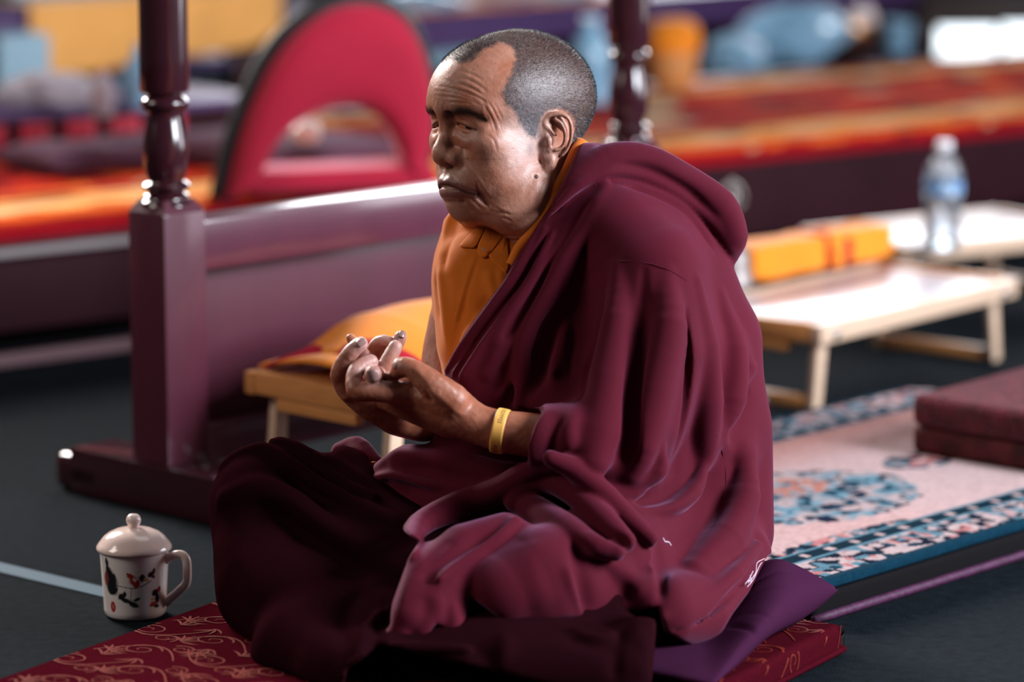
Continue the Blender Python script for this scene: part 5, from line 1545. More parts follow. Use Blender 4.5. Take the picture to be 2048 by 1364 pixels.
# nails: small curved plates on the finger ends
M['nail'] = material('finger_nail', srgb(150, 116, 110), 0.25, 0.5, noise=(90, 0.2, 2))
def nail(c, nrm, axis, L, Wd):
    nrm = np.array(nrm, float); nrm /= np.linalg.norm(nrm); axis = np.array(axis, float); axis -= nrm * (axis @ nrm); axis /= np.linalg.norm(axis); sd = np.cross(nrm, axis)
    n = 9; V = []; Q_ = []
    for i in range(n):
        for j in range(n):
            a = -1 + 2 * i / (n - 1); b = -1 + 2 * j / (n - 1)
            s_ = math.sqrt(max(0, 1 - 0.32 * a ** 4))
            V.append(np.array(c) + axis * a * L * math.sqrt(max(0, 1 - 0.30 * b ** 4)) + sd * b * Wd * s_ - nrm * (0.42 * Wd * b * b + 0.10 * L * a * a))
    for i in range(n - 1):
        for j in range(n - 1): Q_.append((i * n + j, (i + 1) * n + j, (i + 1) * n + j + 1, i * n + j + 1))
    o = person_part('nail', np.array(V), np.array(Q_), M['nail'])
    sm = o.modifiers.new('solid', 'SOLIDIFY'); sm.thickness = 0.0006; sm.offset = 0
    return o
def nail_at(px, py, axis, L, Wd):
    c = ray_hit(bf, px, py); k = np.argsort(((BV - c) ** 2).sum(1))[:30]; n_ = BN[k].mean(0); return nail(c + n_ / np.linalg.norm(n_) * 1.2, n_, axis, L, Wd)
nail_at(722, 684, (16, -12, 0), 9.5, 7.5)
nail_at(745, 751, (0.2, 1, -0.1), 12, 11)
nail_at(796, 679, (6, -14, 0), 6, 4)
nail_at(805, 668, (5, -12, 0), 8, 6.5)
nail_at(791, 731, (-4, 8, 0), 7, 4.5)

# torso under the robe
tf = Field((-140, -260, -330), (520, 640, 330), 9)
def tch(pts, k=40):
    P, r = W4(pts); tf.add(tf.chain(P, r, m=45), k)
tch([(1335, 1090, 60, 110), (1320, 900, 60, 120), (1270, 680, 50, 115), (1200, 520, 45, 95), (1140, 410, 50, 80)])
tch([(1240, 520, -60, 60), (1290, 620, -130, 58), (1270, 780, -190, 55), (1190, 884, -255, 52)])
tch([(1060, 520, 130, 62), (960, 560, 200, 55), (900, 640, 195, 40)])
TV, TQ = tf.mesh()
body_V = [head_units, BV, TV]; body_Q = [head_Q, BQ + len(head_units), TQ + len(head_units) + len(BV)]
body_C = [head_col, bc, np.tile(np.array(srgb(170, 108, 84)), (len(TV), 1))]

# wristband
wc = U3(1001, 862, -246); ax_ = U3(1040, 867, -250) - U3(962, 851, -240); ax_ /= np.linalg.norm(ax_)
e1_ = np.array([0, 0, -1.0]); e1_ -= ax_ * (e1_ @ ax_); e1_ /= np.linalg.norm(e1_); e2_ = np.cross(ax_, e1_)
NA, NB2 = 420, 40
V = []; cl = []
yel = np.array(srgb(246, 184, 92)); inkc = np.array(srgb(40, 50, 56))
rw_ = random.Random(11)
prof = [(-11.5, 0.0), (-11.2, 1.6), (-9, 2.2)] + [(t, 2.3) for t in np.linspace(-8, 8, NB2 - 6)] + [(9, 2.2), (11.2, 1.6), (11.5, 0.0)]
glyphs = []
for a0, a1 in ((0.62, 1.15), (-1.25, -0.35)):
    a_ = a0
    while a_ < a1: glyphs.append((a_, rw_.random())); a_ += 0.105
for i in range(NA):
    a = 2 * math.pi * i / NA - math.pi
    R_w = 44.0 + 2.2 * math.cos(2 * a)
    dr = e1_ * math.cos(a) + e2_ * math.sin(a)
    for x_, t_ in prof:
        V.append(wc + ax_ * x_ + dr * (R_w + t_)); c_ = yel
        for ga, gs in glyphs:
            u_ = (a - ga) * 44; v__ = x_
            if 0 <= u_ < 3.4 and abs(v__) < 5.0:
                on = (abs(v__ - 3.6) < 0.8) or (abs(u_ - 1.0 - 1.2 * gs) < 0.6 and v__ < 3.8 and v__ > -4 * gs - 1.5) or (gs > 0.4 and abs(v__ + 1.2 * gs * 2) < 0.7) or (gs < 0.6 and abs(u_ - 2.8) < 0.5 and v__ < 3.6 and v__ > -1.5)
                if on: c_ = inkc
        cl.append(c_)
m_ = len(prof); Q_ = []
for i in range(NA):
    k = (i + 1) % NA
    for j in range(m_ - 1): Q_.append((i * m_ + j, k * m_ + j, k * m_ + j + 1, i * m_ + j + 1))
M['band'] = material('rubber_band', attr='Col', rough=0.45, spec=0.4)
o = person_part('wristband', np.array(V), np.array(Q_), M['band'], np.array(cl)); o['label'] = 'yellow rubber wristband with dark lettering'
# ------------------------------------------------------------------ clothes: cloth volumes, then folds laid along traced lines
def plane_clip(f, h):
    """keep everything above the horizontal plane h metres over the floor"""
    n = f.n
    X = (f.lo[0] + f.h * np.arange(n[0]))[:, None, None]; Y = (f.lo[1] + f.h * np.arange(n[1]))[None, :, None]; Z = (f.lo[2] + f.h * np.arange(n[2]))[None, None, :]
    e = (h - CAM_H) / UE + Y * CP + (Z + FPX) * SP          # >0 below the plane
    f.d = np.maximum(f.d, (e + 0 * X).astype(np.float32))
def trim(f, poly, w0=-9e9, w1=9e9, soft=3.0, keep_in=False):
    """cut the cloth along an edge line (poly in picture coordinates of the hem), between depths w0..w1"""
    n = f.n
    X = (f.lo[0] + f.h * np.arange(n[0])); Y = (f.lo[1] + f.h * np.arange(n[1])); Z = (f.lo[2] + f.h * np.arange(n[2]))
    ks = np.nonzero((Z >= w0) & (Z <= w1))[0]
    if not len(ks): return
    step = 3.0
    gx = np.arange(300, 1720, step); gy = np.arange(180, 1520, step)
    G = np.stack(np.meshgrid(gx, gy, indexing='ij'), -1).reshape(-1, 2)
    sd = poly_dist(G, poly); sd = np.where(poly_in(G, poly), sd, -sd)      # >0 inside
    if keep_in: sd = -sd
    sd = sd.reshape(len(gx), len(gy)).astype(np.float32)
    for k in ks:
        s_ = FPX / (FPX + Z[k])
        fx = np.clip((X * s_ + 1024 - gx[0]) / step, 0, len(gx) - 1.001); fy = np.clip((Y * s_ + 682 - gy[0]) / step, 0, len(gy) - 1.001)
        ix = fx.astype(int); iy = fy.astype(int); tx = (fx - ix)[:, None]; ty = (fy - iy)[None, :]
        v = sd[ix][:, iy] * (1 - tx) * (1 - ty) + sd[ix + 1][:, iy] * tx * (1 - ty) + sd[ix][:, iy + 1] * (1 - tx) * ty + sd[ix + 1][:, iy + 1] * tx * ty
        a = f.d[:, :, k]; hh = np.maximum(soft - np.abs(a - v), 0) / soft
        f.d[:, :, k] = np.maximum(a, v) + hh * hh * (soft / 4)
FA = 1.8
class Cloth:
    def __init__(s, lo, hi, h): s.f = Field(lo, hi, h); s.base = None
    def ch(s, pts, k=50, n=0, flat=None):
        P, r = W4(pts)
        if n:
            q = catmull(np.column_stack([P, r]), n); P, r = q[:, :3], q[:, 3]
        s.f.add(s.f.chain(P, r, m=k + 8, flat=flat), k)
    def cut(s, pts, k=10, n=3):
        P, r = W4(pts); q = catmull(np.column_stack([P, r]), n); s.f.sub(s.f.chain(q[:, :3], q[:, 3], m=k + 8), k)
    def freeze(s):
        s.base = Field.__new__(Field); s.base.lo, s.base.h, s.base.n, s.base.d = s.f.lo, s.f.h, s.f.n, s.f.d.copy()
    def ray(s, pts, off=0.0):
        P = np.array([ray_hit(s.base, p[0], p[1]) for p in pts])
        w = P[:, 2].copy()
        if len(P) > 3:                      # calm the depth along the line
            for _ in range(2): w[1:-1] = 0.25 * w[:-2] + 0.5 * w[1:-1] + 0.25 * w[2:]
            P = np.array([U3(p[0], p[1], ww) for p, ww in zip(pts, w)])
        P[:, 2] += off
        return P
    def fold(s, pts, amp, sig, n=4, taper=True, off=0.0):
        P = catmull(s.ray(pts, off), n)
        t = np.linspace(0, 1, len(P)); A = amp * (np.clip(np.sin(np.pi * np.clip(t, 0.03, 0.97)) * 2.2, 0, 1) if taper else 1 + 0 * t)
        s.f.bump(P, A * FA, sig, p=1.25 if amp < 0 else 1.5)
    def roll(s, pts, r, k=8, n=4, off=0.0, taper=True):
        """a rolled fold of cloth lying on the surface; off<0 lifts it towards the viewer"""
        P = catmull(s.ray(pts, off), n); t = np.linspace(0, 1, len(P))
        R = np.interp(t, np.linspace(0, 1, len(np.atleast_1d(r))), np.atleast_1d(r)) if np.ndim(r) else r * (np.clip(np.sin(np.pi * np.clip(t, 0.06, 0.94)) * 1.9, 0.25, 1) if taper else 1 + 0 * t)
        s.f.add(s.f.chain(P, R, m=k + 8), k)
    def groove(s, pts, r, k=8, n=4, off=0.0):
        P = catmull(s.ray(pts, off), n); t = np.linspace(0, 1, len(P))
        R = r * (np.clip(np.sin(np.pi * np.clip(t, 0.04, 0.96)) * 2.0, 0.15, 1))
        s.f.sub(s.f.chain(P, R, m=k + 8), k)
    def build(s, name, mat, it=1, sm=1):
        s.f.smooth(sm); V, Q = s.f.mesh(); V = relax(V, Q, it, 0.4)
        o = person_part(name, V, Q, mat); return o, V, Q

M['robe'] = material('maroon_robe', srgb(80, 14, 30), 0.82, 0.10, noise=(7, 0.10, 3), bump=(900, 0.22, 0.0008), sheen=0.22, sheen_tint=(0.80, 0.42, 0.76))
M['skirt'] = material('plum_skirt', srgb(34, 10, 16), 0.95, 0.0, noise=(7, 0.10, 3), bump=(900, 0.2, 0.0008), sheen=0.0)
M['shirt'] = material('saffron_shirt', srgb(204, 106, 22), 0.8, 0.2, noise=(8, 0.08, 3), bump=(900, 0.2, 0.0008), sheen=0.2)
M['thread'] = material('white_thread', srgb(226, 206, 226), 0.8, 0.2)
MATTOP = BH + 0.001 if 'BH' in globals() else 0.039

# ---- robe
rb = Cloth((-360, -430, -560), (570, 700, 250), 3.8)
rb.ch([(1345, 1130, 60, 172), (1330, 900, 40, 182), (1310, 720, 20, 178), (1255, 560, 5, 152), (1190, 440, -25, 104), (1172, 365, -30, 80), (1186, 335, 5, 50)], 60)
rb.ch([(1250, 470, -80, 85), (1305, 545, -120, 105), (1305, 700, -150, 112), (1260, 840, -190, 108), (1200, 890, -215, 92)], 60)
rb.ch([(1200, 890, -230, 90), (1130, 880, -255, 76), (1085, 876, -262, 68)], 30)
rb.ch([(1120, 480, -40, 72), (1030, 650, -55, 86), (968, 770, -70, 82), (945, 880, -70, 78)], 50)
rb.ch([(1290, 480, 20, 112), (1365, 560, 50, 104), (1415, 660, 55, 92)], 60)
rb.ch([(1150, 600, -20, 80), (1120, 720, -60, 90), (1110, 820, -90, 95)], 50)
rb.ch([(1432, 700, 50, 76), (1468, 850, 55, 72), (1470, 1060, 50, 72)], 60)
rb.ch([(1250, 980, -110, 120), (1090, 960, -70, 105), (960, 960, -30, 78)], 60)
rb.ch([(1340, 1130, -90, 128), (1200, 1125, -270, 118), (1090, 1155, -380, 104), (1010, 1190, -420, 86)], 60)
rb.ch([(1330, 1190, -130, 90), (1200, 1210, -330, 80), (1100, 1210, -400, 70)], 40)
# cloth falling to the left of the knee
rb.ch([(1010, 1075, -345, 50), (930, 1105, -375, 58), (868, 1170, -425, 66), (830, 1245, -470, 58), (800, 1290, -480, 46)], 30)
rb.ch([(880, 1180, -420, 52), (905, 1270, -475, 38)], 20)
rb.ch([(1468, 1110, -70, 76), (1436, 1185, -190, 76), (1385, 1225, -280, 82), (1325, 1225, -350, 82)], 40)
# left part of the lap
rb.ch([(752, 950, -20, 30), (820, 940, -60, 52), (910, 950, -100, 60), (1000, 960, -140, 66)], 24)
rb.ch([(760, 985, -40, 32), (830, 1020, -90, 40), (930, 1010, -140, 50)], 24)
rb.freeze()
# shawl roll over the shoulder and back
rb.roll([(1118, 400), (1157, 356), (1215, 318), (1290, 322), (1368, 366), (1435, 415), (1462, 470), (1462, 512)], [16, 24, 30, 34, 38, 40, 34, 16], 12, 4, off=-6)
rb.roll([(1090, 440), (1157, 372), (1220, 342), (1280, 350), (1360, 388), (1425, 440), (1462, 500)], [4, 12, 16, 18, 22, 20, 12], 5, 4, off=-26)
rb.cut([(1262, 368, -150, 3), (1280, 372, -156, 7), (1333, 394, -150, 9), (1380, 424, -135, 11), (1410, 462, -110, 14), (1445, 520, -70, 12), (1462, 545, -50, 7)], 12)
F = rb.fold
rb.groove([(1238, 366), (1282, 376), (1335, 396), (1380, 424), (1410, 462), (1436, 512)], 13, 6, 4, off=-6)
F([(1205, 330), (1260, 318), (1320, 332), (1380, 366), (1440, 412)], 7, 6); F([(1150, 366), (1220, 333), (1290, 338), (1366, 378), (1428, 434)], -9, 5, off=-44); F([(1215, 322), (1290, 312), (1360, 348), (1430, 408)], -6, 6, off=-16); F([(1180, 345), (1240, 326), (1300, 330), (1370, 364)], 6, 5, off=-40)
# pleats from the shoulder point down across the chest
rb.roll([(1214, 368), (1178, 440), (1130, 518), (1092, 592), (1062, 655), (1048, 705), (1044, 765), (1038, 812)], [6, 14, 18, 20, 20, 18, 16, 10], 8, 4, off=2)
rb.roll([(1200, 372), (1150, 450), (1092, 535), (1040, 612), (1000, 690), (975, 750)], [6, 14, 20, 22, 22, 14], 10, 4, off=6)
for dx, r_ in ((0, 8), (14, 7), (29, 8)):
    rb.roll([(1078 + dx, 452 + dx * .5), (1032 + dx, 540 + dx * .3), (982 + dx, 612 + dx * .3), (932 + dx, 682 + dx * .3), (894 + dx, 742 + dx * .3)], [5, r_, r_, r_, 6], 3, 4, off=-2)
rb.groove([(1220, 366), (1192, 429), (1162, 513), (1148, 577), (1144, 660), (1140, 750)], 6, 6, 4, off=3)
rb.groove([(1118, 640), (1094, 720), (1066, 790)], 8, 8, 4, off=0)
F([(1222, 369), (1192, 429), (1160, 513), (1146, 577), (1143, 660), (1140, 740)], -3, 9)
F([(1212, 372), (1175, 440), (1128, 513), (1090, 590), (1062, 650), (1046, 700), (1042, 760), (1038, 810)], 10, 8)
F([(1195, 380), (1150, 455), (1095, 540), (1040, 620), (1000, 700)], -8, 10)
F([(1212, 380), (1186, 430), (1150, 520), (1120, 600)], 8, 6)
F([(1140, 640), (1110, 730), (1080, 810)], 7, 9); F([(1095, 600), (1065, 700), (1012, 800), (985, 830)], -7, 9); F([(1100, 680), (1085, 760), (1075, 830)], -7, 7); F([(1050, 660), (1020, 760), (990, 812)], 6, 7); F([(1010, 720), (985, 790)], -5, 7)
F([(1075, 460), (1035, 540), (985, 610), (935, 680), (896, 742)], 8, 5.5); F([(1066, 455), (1022, 540), (970, 610), (918, 680), (884, 735)], -6, 4.5)
F([(1090, 470), (1045, 560), (1000, 620), (950, 690), (912, 750)], -7, 5); F([(1100, 480), (1062, 560), (1012, 630), (962, 705), (922, 762)], 7, 5.5); F([(1110, 500), (1070, 580), (1020, 655), (970, 730)], -6, 6)
F([(1100, 430), (1060, 500), (1000, 585)], 5, 5)
# long vertical folds of the arm and back
RO, GV = rb.roll, rb.groove
RO([(1238, 535), (1238, 640), (1218, 760), (1198, 865), (1186, 925)], [10, 34, 44, 46, 40], 16, 4, off=12)
RO([(1334, 545), (1336, 650), (1308, 780), (1278, 890), (1262, 945)], [10, 36, 42, 42, 30], 16, 4, off=14)
RO([(1392, 560), (1410, 690), (1414, 800), (1412, 915)], [8, 28, 34, 26], 14, 4, off=10)
RO([(1440, 590), (1466, 700), (1462, 800), (1440, 880)], [8, 30, 34, 20], 16, 4, off=12)
RO([(1506, 735), (1472, 787), (1440, 838), (1424, 895), (1414, 935)], [8, 16, 20, 20, 14], 8, 4, off=4)
RO([(1416, 920), (1388, 985), (1338, 1014), (1280, 1020), (1230, 1010)], [14, 24, 24, 20, 12], 9, 4, off=2)
RO([(1320, 890), (1314, 940), (1268, 966), (1200, 982)], [10, 22, 22, 14], 9, 4, off=2)
RO([(1480, 900), (1484, 1000), (1450, 1080), (1390, 1140)], [10, 36, 40, 20], 24, 4, off=18)
GV([(1287, 540), (1282, 650), (1266, 780), (1260, 880), (1242, 940)], 13, 8, 4, off=-2)
GV([(1372, 620), (1370, 763), (1363, 870), (1346, 965), (1318, 985)], 12, 8, 4, off=-1)
GV([(1420, 640), (1424, 740), (1424, 810), (1420, 905)], 8, 6, 4, off=-2)
GV([(1196, 650), (1170, 760), (1148, 850)], 9, 9, 4, off=0)
F([(1285, 560), (1281, 650), (1264, 780), (1258, 880), (1236, 945)], -8, 14)
F([(1205, 640), (1178, 760), (1150, 860), (1140, 910)], -8, 12)
F([(1495, 770), (1480, 830), (1450, 880)], -9, 11); F([(1478, 660), (1492, 700), (1502, 740)], 5, 8)
F([(1362, 905), (1345, 975), (1310, 1000), (1255, 1003)], -15, 10)
F([(1258, 880), (1240, 935), (1205, 958), (1180, 965)], -14, 10)
F([(1440, 900), (1425, 990), (1370, 1060), (1320, 1090)], -8, 20); F([(1505, 860), (1500, 960), (1455, 1060), (1400, 1130)], 8, 22); F([(1470, 900), (1460, 1000), (1420, 1080)], -6, 18)
F([(1535, 900), (1525, 1020), (1490, 1130), (1440, 1200)], -5, 16)
# sleeve opening
F([(1092, 820), (1070, 850), (1058, 890), (1062, 925)], 5, 7); F([(1135, 830), (1110, 870), (1100, 910), (1110, 940)], -7, 10); F([(1165, 800), (1140, 850), (1140, 905)], 8, 11)
# rolls in the lap
rb.roll([(812, 1100), (838, 1050), (918, 1007), (990, 985), (1045, 950), (1100, 925), (1150, 930)], [18, 24, 26, 27, 24, 20, 14], 10, 4, off=-16)
rb.roll([(1030, 1000), (1052, 968), (1100, 958), (1150, 985), (1205, 1035), (1250, 1080)], [22, 28, 27, 26, 26, 20], 4, 5, off=-46)
rb.roll([(1040, 1000), (1080, 1025), (1130, 1055), (1180, 1088), (1230, 1098)], [26, 30, 30, 26, 20], 6, 4, off=-38)
rb.roll([(1100, 915), (1150, 940), (1205, 985), (1250, 1030), (1300, 1075)], [16, 22, 24, 22, 16], 5, 4, off=-26)
rb.roll([(1180, 975), (1250, 990), (1300, 960)], 16, 10, 4, off=-4)
rb.cut([(1112, 990, -420, 9), (1140, 1015, -425, 10), (1175, 1048, -425, 10)], 9)
rb.cut([(1195, 1040, -415, 10), (1222, 1068, -425, 15), (1246, 1086, -425, 11)], 9)
rb.cut([(1236, 1026, -330, 10), (1285, 1056, -315, 14), (1312, 1066, -300, 9)], 9)
rb.roll([(728, 962), (787, 950), (858, 968), (950, 984), (1010, 975)], [7, 9, 10, 10, 7], 8, 4, off=-4)
F([(800, 935), (880, 940), (950, 965)], -6, 9); F([(752, 926), (790, 905), (850, 915), (905, 945)], 6, 9); F([(760, 975), (810, 1000), (880, 1020)], -6, 9)
rb.cut([(925, 1050, -230, 8), (990, 1030, -280, 12), (1040, 1016, -330, 12)], 10)
# the two layers that fall over the knee
rb.roll([(1030, 1040), (1005, 1066), (950, 1104), (905, 1136), (878, 1156)], [8, 9, 10, 10, 8], 14, 4, off=-5)
F([(990, 1060), (930, 1095), (870, 1140), (850, 1170)], -7, 7); F([(925, 1045), (870, 1075), (835, 1120), (815, 1170), (800, 1230)], 7, 10); F([(905, 1075), (870, 1110), (850, 1160)], -5, 10)
F([(878, 1190), (872, 1240), (830, 1275)], 6, 9); F([(852, 1190), (845, 1240), (815, 1275)], -5, 9); F([(905, 1200), (912, 1250), (915, 1280)], 5, 7)
F([(1150, 1085), (1160, 1150), (1170, 1230)], -15, 10); F([(1132, 1130), (1145, 1170), (1168, 1232)], 8, 7); F([(1190, 1110), (1250, 1150), (1290, 1190)], 7, 16); F([(1180, 1100), (1230, 1160), (1260, 1200)], -6, 16); F([(1060, 1080), (1070, 1150), (1090, 1220)], 5, 22)
F([(1318, 1075), (1322, 1140), (1322, 1205)], -12, 8); F([(1306, 1090), (1310, 1150)], 5, 8)
rb.roll([(1325, 1235), (1400, 1205), (1470, 1150), (1515, 1090)], [8, 16, 18, 10], 12, 4, off=2); rb.groove([(1345, 1262), (1410, 1232), (1470, 1180), (1505, 1130)], 7, 8, 4, off=0)
# neckline, front edge, hems
trim(rb.f, [(1172, 270), (1159, 292), (1120, 375), (1083, 432), (1040, 500), (1006, 562), (940, 650), (886, 720), (878, 752), (870, 800), (845, 850), (795, 892), (752, 925), (738, 940), (727, 962), (752, 992), (777, 1037), (822, 1074), (838, 1082), (802, 1140), (783, 1202), (781, 1250), (760, 1275), (800, 1284), (850, 1280), (872, 1246), (921, 1292), (942, 1194), (1014, 1247), (1040, 1254), (1127, 1236), (1176, 1241), (1317, 1214), (1328, 1262), (1380, 1292), (1434, 1282), (1465, 1228), (1498, 1184), (1534, 1112), (1700, 1090), (1700, 1500), (320, 1500), (320, 200), (1161, 200)], soft=7)
plane_clip(rb.f, MATTOP + 0.002)
trim(rb.f, [(820, 760), (1000, 812), (1086, 821), (1070, 850), (1056, 890), (1056, 926), (1000, 922), (880, 890), (800, 860)], -520, -150, soft=6)
robe, RbV, RbQ = rb.build('robe', M['robe'])
robe['label'] = 'maroon wool shawl and robe in heavy folds'

# ---- skirt over the crossed legs
sk = Cloth((-660, 150, -610), (330, 760, 260), 4.6)
sk.ch([(1230, 1110, 90, 105), (900, 1030, 60, 112), (660, 995, 20, 108), (535, 1000, -10, 106)], 40)
sk.ch([(532, 1030, -20, 106), (548, 1170, -110, 120), (640, 1265, -230, 125), (760, 1300, -330, 112), (900, 1320, -380, 100)], 50)
sk.ch([(700, 1080, -50, 120), (800, 1120, -110, 120), (940, 1200, -230, 110)], 60)
sk.ch([(1290, 1180, -150, 100), (1190, 1240, -330, 100), (1080, 1280, -400, 90), (960, 1320, -450, 84), (820, 1348, -468, 72), (720, 1372, -474, 64)], 50)
sk.ch([(700, 1270, -260, 100), (860, 1310, -370, 90), (1000, 1300, -400, 80)], 60)
sk.ch([(1275, 1290, -330, 64), (1200, 1340, -450, 74), (1040, 1350, -462, 72)], 40)
sk.ch([(1286, 1306, -470, 72), (1240, 1345, -500, 80), (1000, 1342, -505, 84), (820, 1350, -500, 78), (700, 1358, -490, 74)], 50)
sk.ch([(600, 1310, -340, 100), (660, 1340, -430, 86), (760, 1345, -480, 76)], 50)
sk.freeze()
G = sk.fold
sk.roll([(446, 935), (480, 905), (520, 897), (580, 925), (650, 974), (728, 1014), (790, 1045)], [10, 15, 16, 15, 14, 12, 8], 12, 4, off=0)
sk.roll([(545, 880), (585, 888), (640, 925), (700, 972), (748, 996)], [8, 13, 14, 13, 9], 10, 4, off=0)
sk.roll([(450, 1000), (520, 983), (585, 1005), (655, 1056), (760, 1118), (815, 1150)], [14, 24, 26, 24, 20, 12], 20, 4, off=6)
sk.roll([(782, 1208), (752, 1250), (722, 1300), (704, 1345)], [8, 11, 11, 8], 7, 4, off=-2)
sk.roll([(690, 1352), (735, 1318), (790, 1300), (870, 1296), (960, 1300)], [8, 12, 13, 12, 8], 8, 4, off=-2)
G([(452, 925), (510, 905), (565, 925), (646, 974), (727, 1014), (800, 1050)], 8, 9); G([(470, 905), (530, 915), (611, 985), (680, 1030)], -8, 10)
G([(540, 880), (585, 886), (640, 925), (700, 975), (745, 996)], 8, 8); G([(560, 900), (620, 935), (690, 985), (735, 1010)], -9, 8)
G([(600, 890), (660, 930), (731, 975)], -7, 8); G([(640, 905), (690, 935), (735, 965)], 7, 7)
G([(450, 990), (520, 980), (580, 1003), (650, 1055), (760, 1118), (800, 1140)], 10, 14); G([(470, 1040), (560, 1050), (640, 1100), (740, 1165)], -8, 20)
G([(690, 1020), (740, 1032), (800, 1035)], 5, 7); G([(430, 1080), (480, 1130), (520, 1220)], 5, 25)
G([(720, 1180), (690, 1240), (700, 1300)], -6, 14); G([(760, 1210), (730, 1260), (712, 1320)], 7, 9); G([(780, 1200), (760, 1260), (730, 1320)], -7, 8)
G([(690, 1350), (760, 1310), (850, 1295)], 7, 9); G([(1010, 1270), (1010, 1310), (990, 1350)], 6, 10); G([(1140, 1260), (1190, 1275), (1235, 1265)], 8, 8); G([(1130, 1275), (1190, 1290), (1230, 1290)], -9, 8); G([(1240, 1260), (1232, 1300), (1230, 1360)], -8, 7); G([(1270, 1250), (1290, 1300), (1280, 1360)], 6, 12); G([(940, 1290), (980, 1320), (1010, 1360)], -6, 10)
for pts in ([(752, 1112), (768, 1100), (790, 1092)], [(790, 1122), (806, 1108), (818, 1098)]): G(pts, 6, 5)
trim(sk.f, [(422, 940), (411, 985), (420, 1100), (430, 1200), (440, 1282), (480, 1310), (545, 1366), (600, 1420), (680, 1420), (694, 1340), (740, 1308), (760, 1290), (1300, 1420), (1306, 1340), (1312, 1262), (1316, 1200), (1330, 900), (1000, 860), (800, 900), (742, 928), (728, 905), (690, 887), (662, 905), (640, 905), (600, 884), (562, 872), (520, 880), (478, 896), (450, 912)], soft=8, keep_in=True)
plane_clip(sk.f, MATTOP)
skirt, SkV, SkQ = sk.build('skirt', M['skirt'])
skirt['label'] = 'dark plum lower robe over the crossed legs'
# a tail of the robe behind the far thigh
sk2 = Cloth((-380, 180, -60), (-240, 300, 260), 3.0)
sk2.ch([(680, 902, 110, 18), (714, 894, 95, 22), (738, 925, 70, 26), (760, 950, 60, 26)], 12, 3)
sk2.freeze(); sk2.fold([(690, 896), (718, 902), (740, 928)], 5, 5); sk2.fold([(688, 910), (712, 918), (730, 938)], -5, 5)
sk2.build('robe_tail', M['robe'])
sk3 = Cloth((-330, 230, -60), (-240, 290, 100), 3.0)
sk3.ch([(733, 938, 30, 8), (742, 932, 30, 9), (750, 930, 30, 8)], 4)
sk3.freeze(); sk3.build('shirt_hem', M['shirt'])

# ---- shirt
sh_ = Cloth((-200, -310, -150), (220, 170, 300), 3.2)
sh_.ch([(968, 440, 110, 60), (980, 560, 75, 116), (1000, 690, 50, 128), (1010, 800, 50, 120)], 50)
sh_.ch([(1080, 450, 70, 90), (1080, 600, 60, 130)], 60)
sh_.ch([(922, 460, 120, 38), (905, 540, 140, 42), (900, 620, 150, 36)], 40)
sh_.freeze()
S = sh_.fold
S([(905, 420), (890, 470), (880, 520)], 4, 6); S([(912, 425), (902, 480), (888, 540)], -5, 6); S([(880, 530), (885, 600), (893, 680)], 4, 8); S([(870, 540), (872, 590), (880, 640)], -5, 5)
S([(951, 512), (935, 560), (920, 615), (908, 650)], 2.6, 3.0); S([(956, 514), (940, 562), (925, 617), (912, 652)], -2.6, 2.6); S([(930, 600), (915, 660), (905, 700)], -5, 8); S([(960, 620), (940, 660), (925, 690)], 5, 7); S([(975, 540), (985, 580), (990, 620)], 4, 8); S([(985, 590), (960, 620), (930, 650)], -4, 8)
S([(1000, 540), (1004, 570), (1002, 600)], 4, 5)
trim(sh_.f, [(905, 416), (884, 440), (882, 460), (867, 505), (861, 560), (861, 640), (868, 690), (880, 725), (900, 820), (1100, 820), (1200, 500), (1160, 420), (1100, 380), (1000, 400), (950, 430)], soft=8, keep_in=True)
# open neck
P_, r_ = W4([(1060, 400, -40, 52), (1035, 450, -70, 40), (1026, 505, -80, 20)]); sh_.f.sub(sh_.f.chain(P_, r_), 8)
shirt, ShV, ShQ = sh_.build('shirt', M['shirt'])
shirt['label'] = 'saffron button shirt with open collar'
# collar: leaf on his right side, placket flap with button, band round the neck
def patch(name, outline, mat, thick=5.0, lift=-5.0, base=None, puff=1.0, parent_label=None, inner=None):
    """a stitched cloth piece lying on the cloth: outline in picture coordinates, depth taken from the cloth below"""
    poly = catmull(list(outline) + [outline[0]], 4)[:-1]
    base = base or sh_.base
    cx_, cy_ = poly.mean(0); V = []; Q_ = []
    R_ = 6; n_ = len(poly)
    for j in range(R_ + 1):
        f_ = j / R_
        for p in poly:
            q = np.array([cx_, cy_]) * (1 - f_) + p * f_
            h_ = ray_hit(base, q[0], q[1]); V.append(U3(q[0], q[1], h_[2] + lift - puff * (1 - f_ ** 3)))
    for j in range(R_):
        for i in range(n_):
            k = (i + 1) % n_; Q_.append((j * n_ + i, (j + 1) * n_ + i, (j + 1) * n_ + k, j * n_ + k))
    V = np.array(V)
    for _ in range(3):     # calm the depth
        Vr = V.reshape(R_ + 1, n_, 3); Vr[:, :, 2] = 0.5 * Vr[:, :, 2] + 0.25 * np.roll(Vr[:, :, 2], 1, 1) + 0.25 * np.roll(Vr[:, :, 2], -1, 1); V = Vr.reshape(-1, 3)
    o = person_part(name, V, np.array(Q_), mat)
    sm = o.modifiers.new('solid', 'SOLIDIFY'); sm.thickness = thick * UE; sm.offset = 0
    return o
patch('collar_leaf', [(966, 440), (944, 464), (920, 492), (936, 495), (950, 494), (960, 478), (975, 444)], M['shirt'], 2.5, -5)
patch('placket_flap', [(976, 444), (962, 478), (956, 494), (958, 510), (968, 516), (982, 506), (1000, 482), (1014, 464), (1000, 448)], M['shirt'], 2.5, -3)
patch('collar_leaf', [(1014, 462), (992, 492), (978, 512), (1000, 535), (1014, 546), (1018, 520), (1016, 490)], M['shirt'], 2.5, -2)
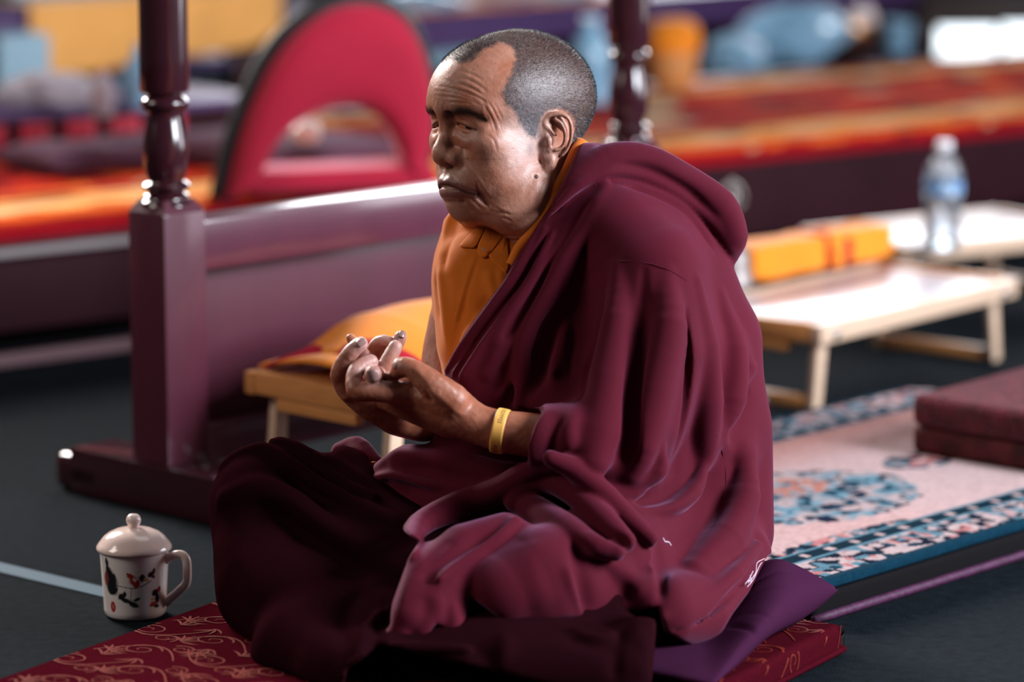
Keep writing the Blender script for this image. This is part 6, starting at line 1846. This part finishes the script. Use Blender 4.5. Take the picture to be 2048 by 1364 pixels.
cb = catmull(UP([(1163, 280, 0), (1151, 306, -34), (1134, 344, -62), (1114, 382, -80), (1094, 424, -88), (1068, 462, -88), (1040, 496, -82), (1024, 530, -76)]), 6)
V, Fc = [], []
for i, p in enumerate(cb):
    T = cb[min(i + 1, len(cb) - 1)] - cb[max(i - 1, 0)]; T /= np.linalg.norm(T)
    sd = np.cross(T, [0, 0, 1]); sd /= np.linalg.norm(sd)
    for u_, dz in ((-8, 14), (-6, 4), (-2, 0), (4, 0), (9, 6), (14, 18)): V.append(p + sd * u_ * 1.0 + np.array([0, 0, dz]))
for i in range(len(cb) - 1):
    for j in range(5): Fc.append((i * 6 + j, i * 6 + j + 1, (i + 1) * 6 + j + 1, (i + 1) * 6 + j))
o = person_part('collar_band', np.array(V), np.array(Fc), M['shirt']); sm = o.modifiers.new('solid', 'SOLIDIFY'); sm.thickness = 0.003
# button
c = ray_hit(sh_.base, 968, 500) + np.array([0, 0, -13.0]); V, Fc = lathe_vf([(0.0, -1.0), (3.6, -1.0), (4.6, -0.4), (4.6, 0.6), (3.8, 1.2), (2.8, 0.7), (0.0, 0.6)], 24)
V = np.array([c + np.array([x, y, -z]) for x, y, z in V]); M['button'] = material('amber_button', srgb(214, 150, 96), 0.2, 0.6, coat=0.4)
W_b = units_to_world(V) - np.array(person.location); mesh_obj('button', W_b, Fc, M['button'], person)

# seams and a torn spot with white lining threads
def seam(base, pts, r=0.9, off=-1.0, mat=None, name='seam', n=5):
    P = catmull(np.array([ray_hit(base, *p) for p in pts]), n); P[:, 2] += off
    V, Fc = tube_vf(P, r, 6); W_ = units_to_world(np.array(V)) - np.array(person.location)
    return mesh_obj(name, W_, Fc, mat or M['robe'], person)
rb.freeze()
seam(rb.f, [(1215, 533), (1245, 522), (1297, 527), (1340, 541), (1375, 562)], 0.8, -0.4, n=8)
seam(rb.f, [(1432, 872), (1446, 910), (1452, 960), (1446, 1000)], 0.8, -0.4, n=8)
tt = []
def threads(base, lines, r, mat):
    Va, Fa = [], []
    for pts in lines:
        P = catmull(np.array([ray_hit(base, *p) for p in pts]), 4); P[:, 2] -= 1.5
        V, Fc = tube_vf(P, r, 5); b = len(Va); Va += V; Fa += [tuple(i + b for i in f_) for f_ in Fc]
    return units_to_world(np.array(Va)) - np.array(person.location), Fa
Wt, Ft = threads(rb.f, [[(1531, 1118), (1521, 1128), (1514, 1142), (1508, 1156), (1500, 1168)], [(1529, 1117), (1514, 1126), (1511, 1146), (1496, 1166)], [(1508, 1150), (1514, 1162), (1504, 1172)], [(1490, 1166), (1502, 1160), (1512, 1166)], [(1500, 1150), (1502, 1164), (1494, 1174)], [(1506, 1142), (1498, 1158), (1490, 1170), (1503, 1174)]], 0.65, M['thread'])
o = mesh_obj('loose_threads', Wt, Ft, M['thread'], person); o['label'] = 'white threads at a worn spot of the robe'; o['kind'] = 'stuff'
Wt, Ft = threads(rb.f, [[(1326, 1076), (1330, 1083), (1337, 1084), (1342, 1091)]], 1.0, M['thread'])
o = mesh_obj('lint', Wt, Ft, M['thread'], person)
_ = person_part("body", np.vstack(body_V), np.vstack(body_Q), M["skin"], np.vstack(body_C))
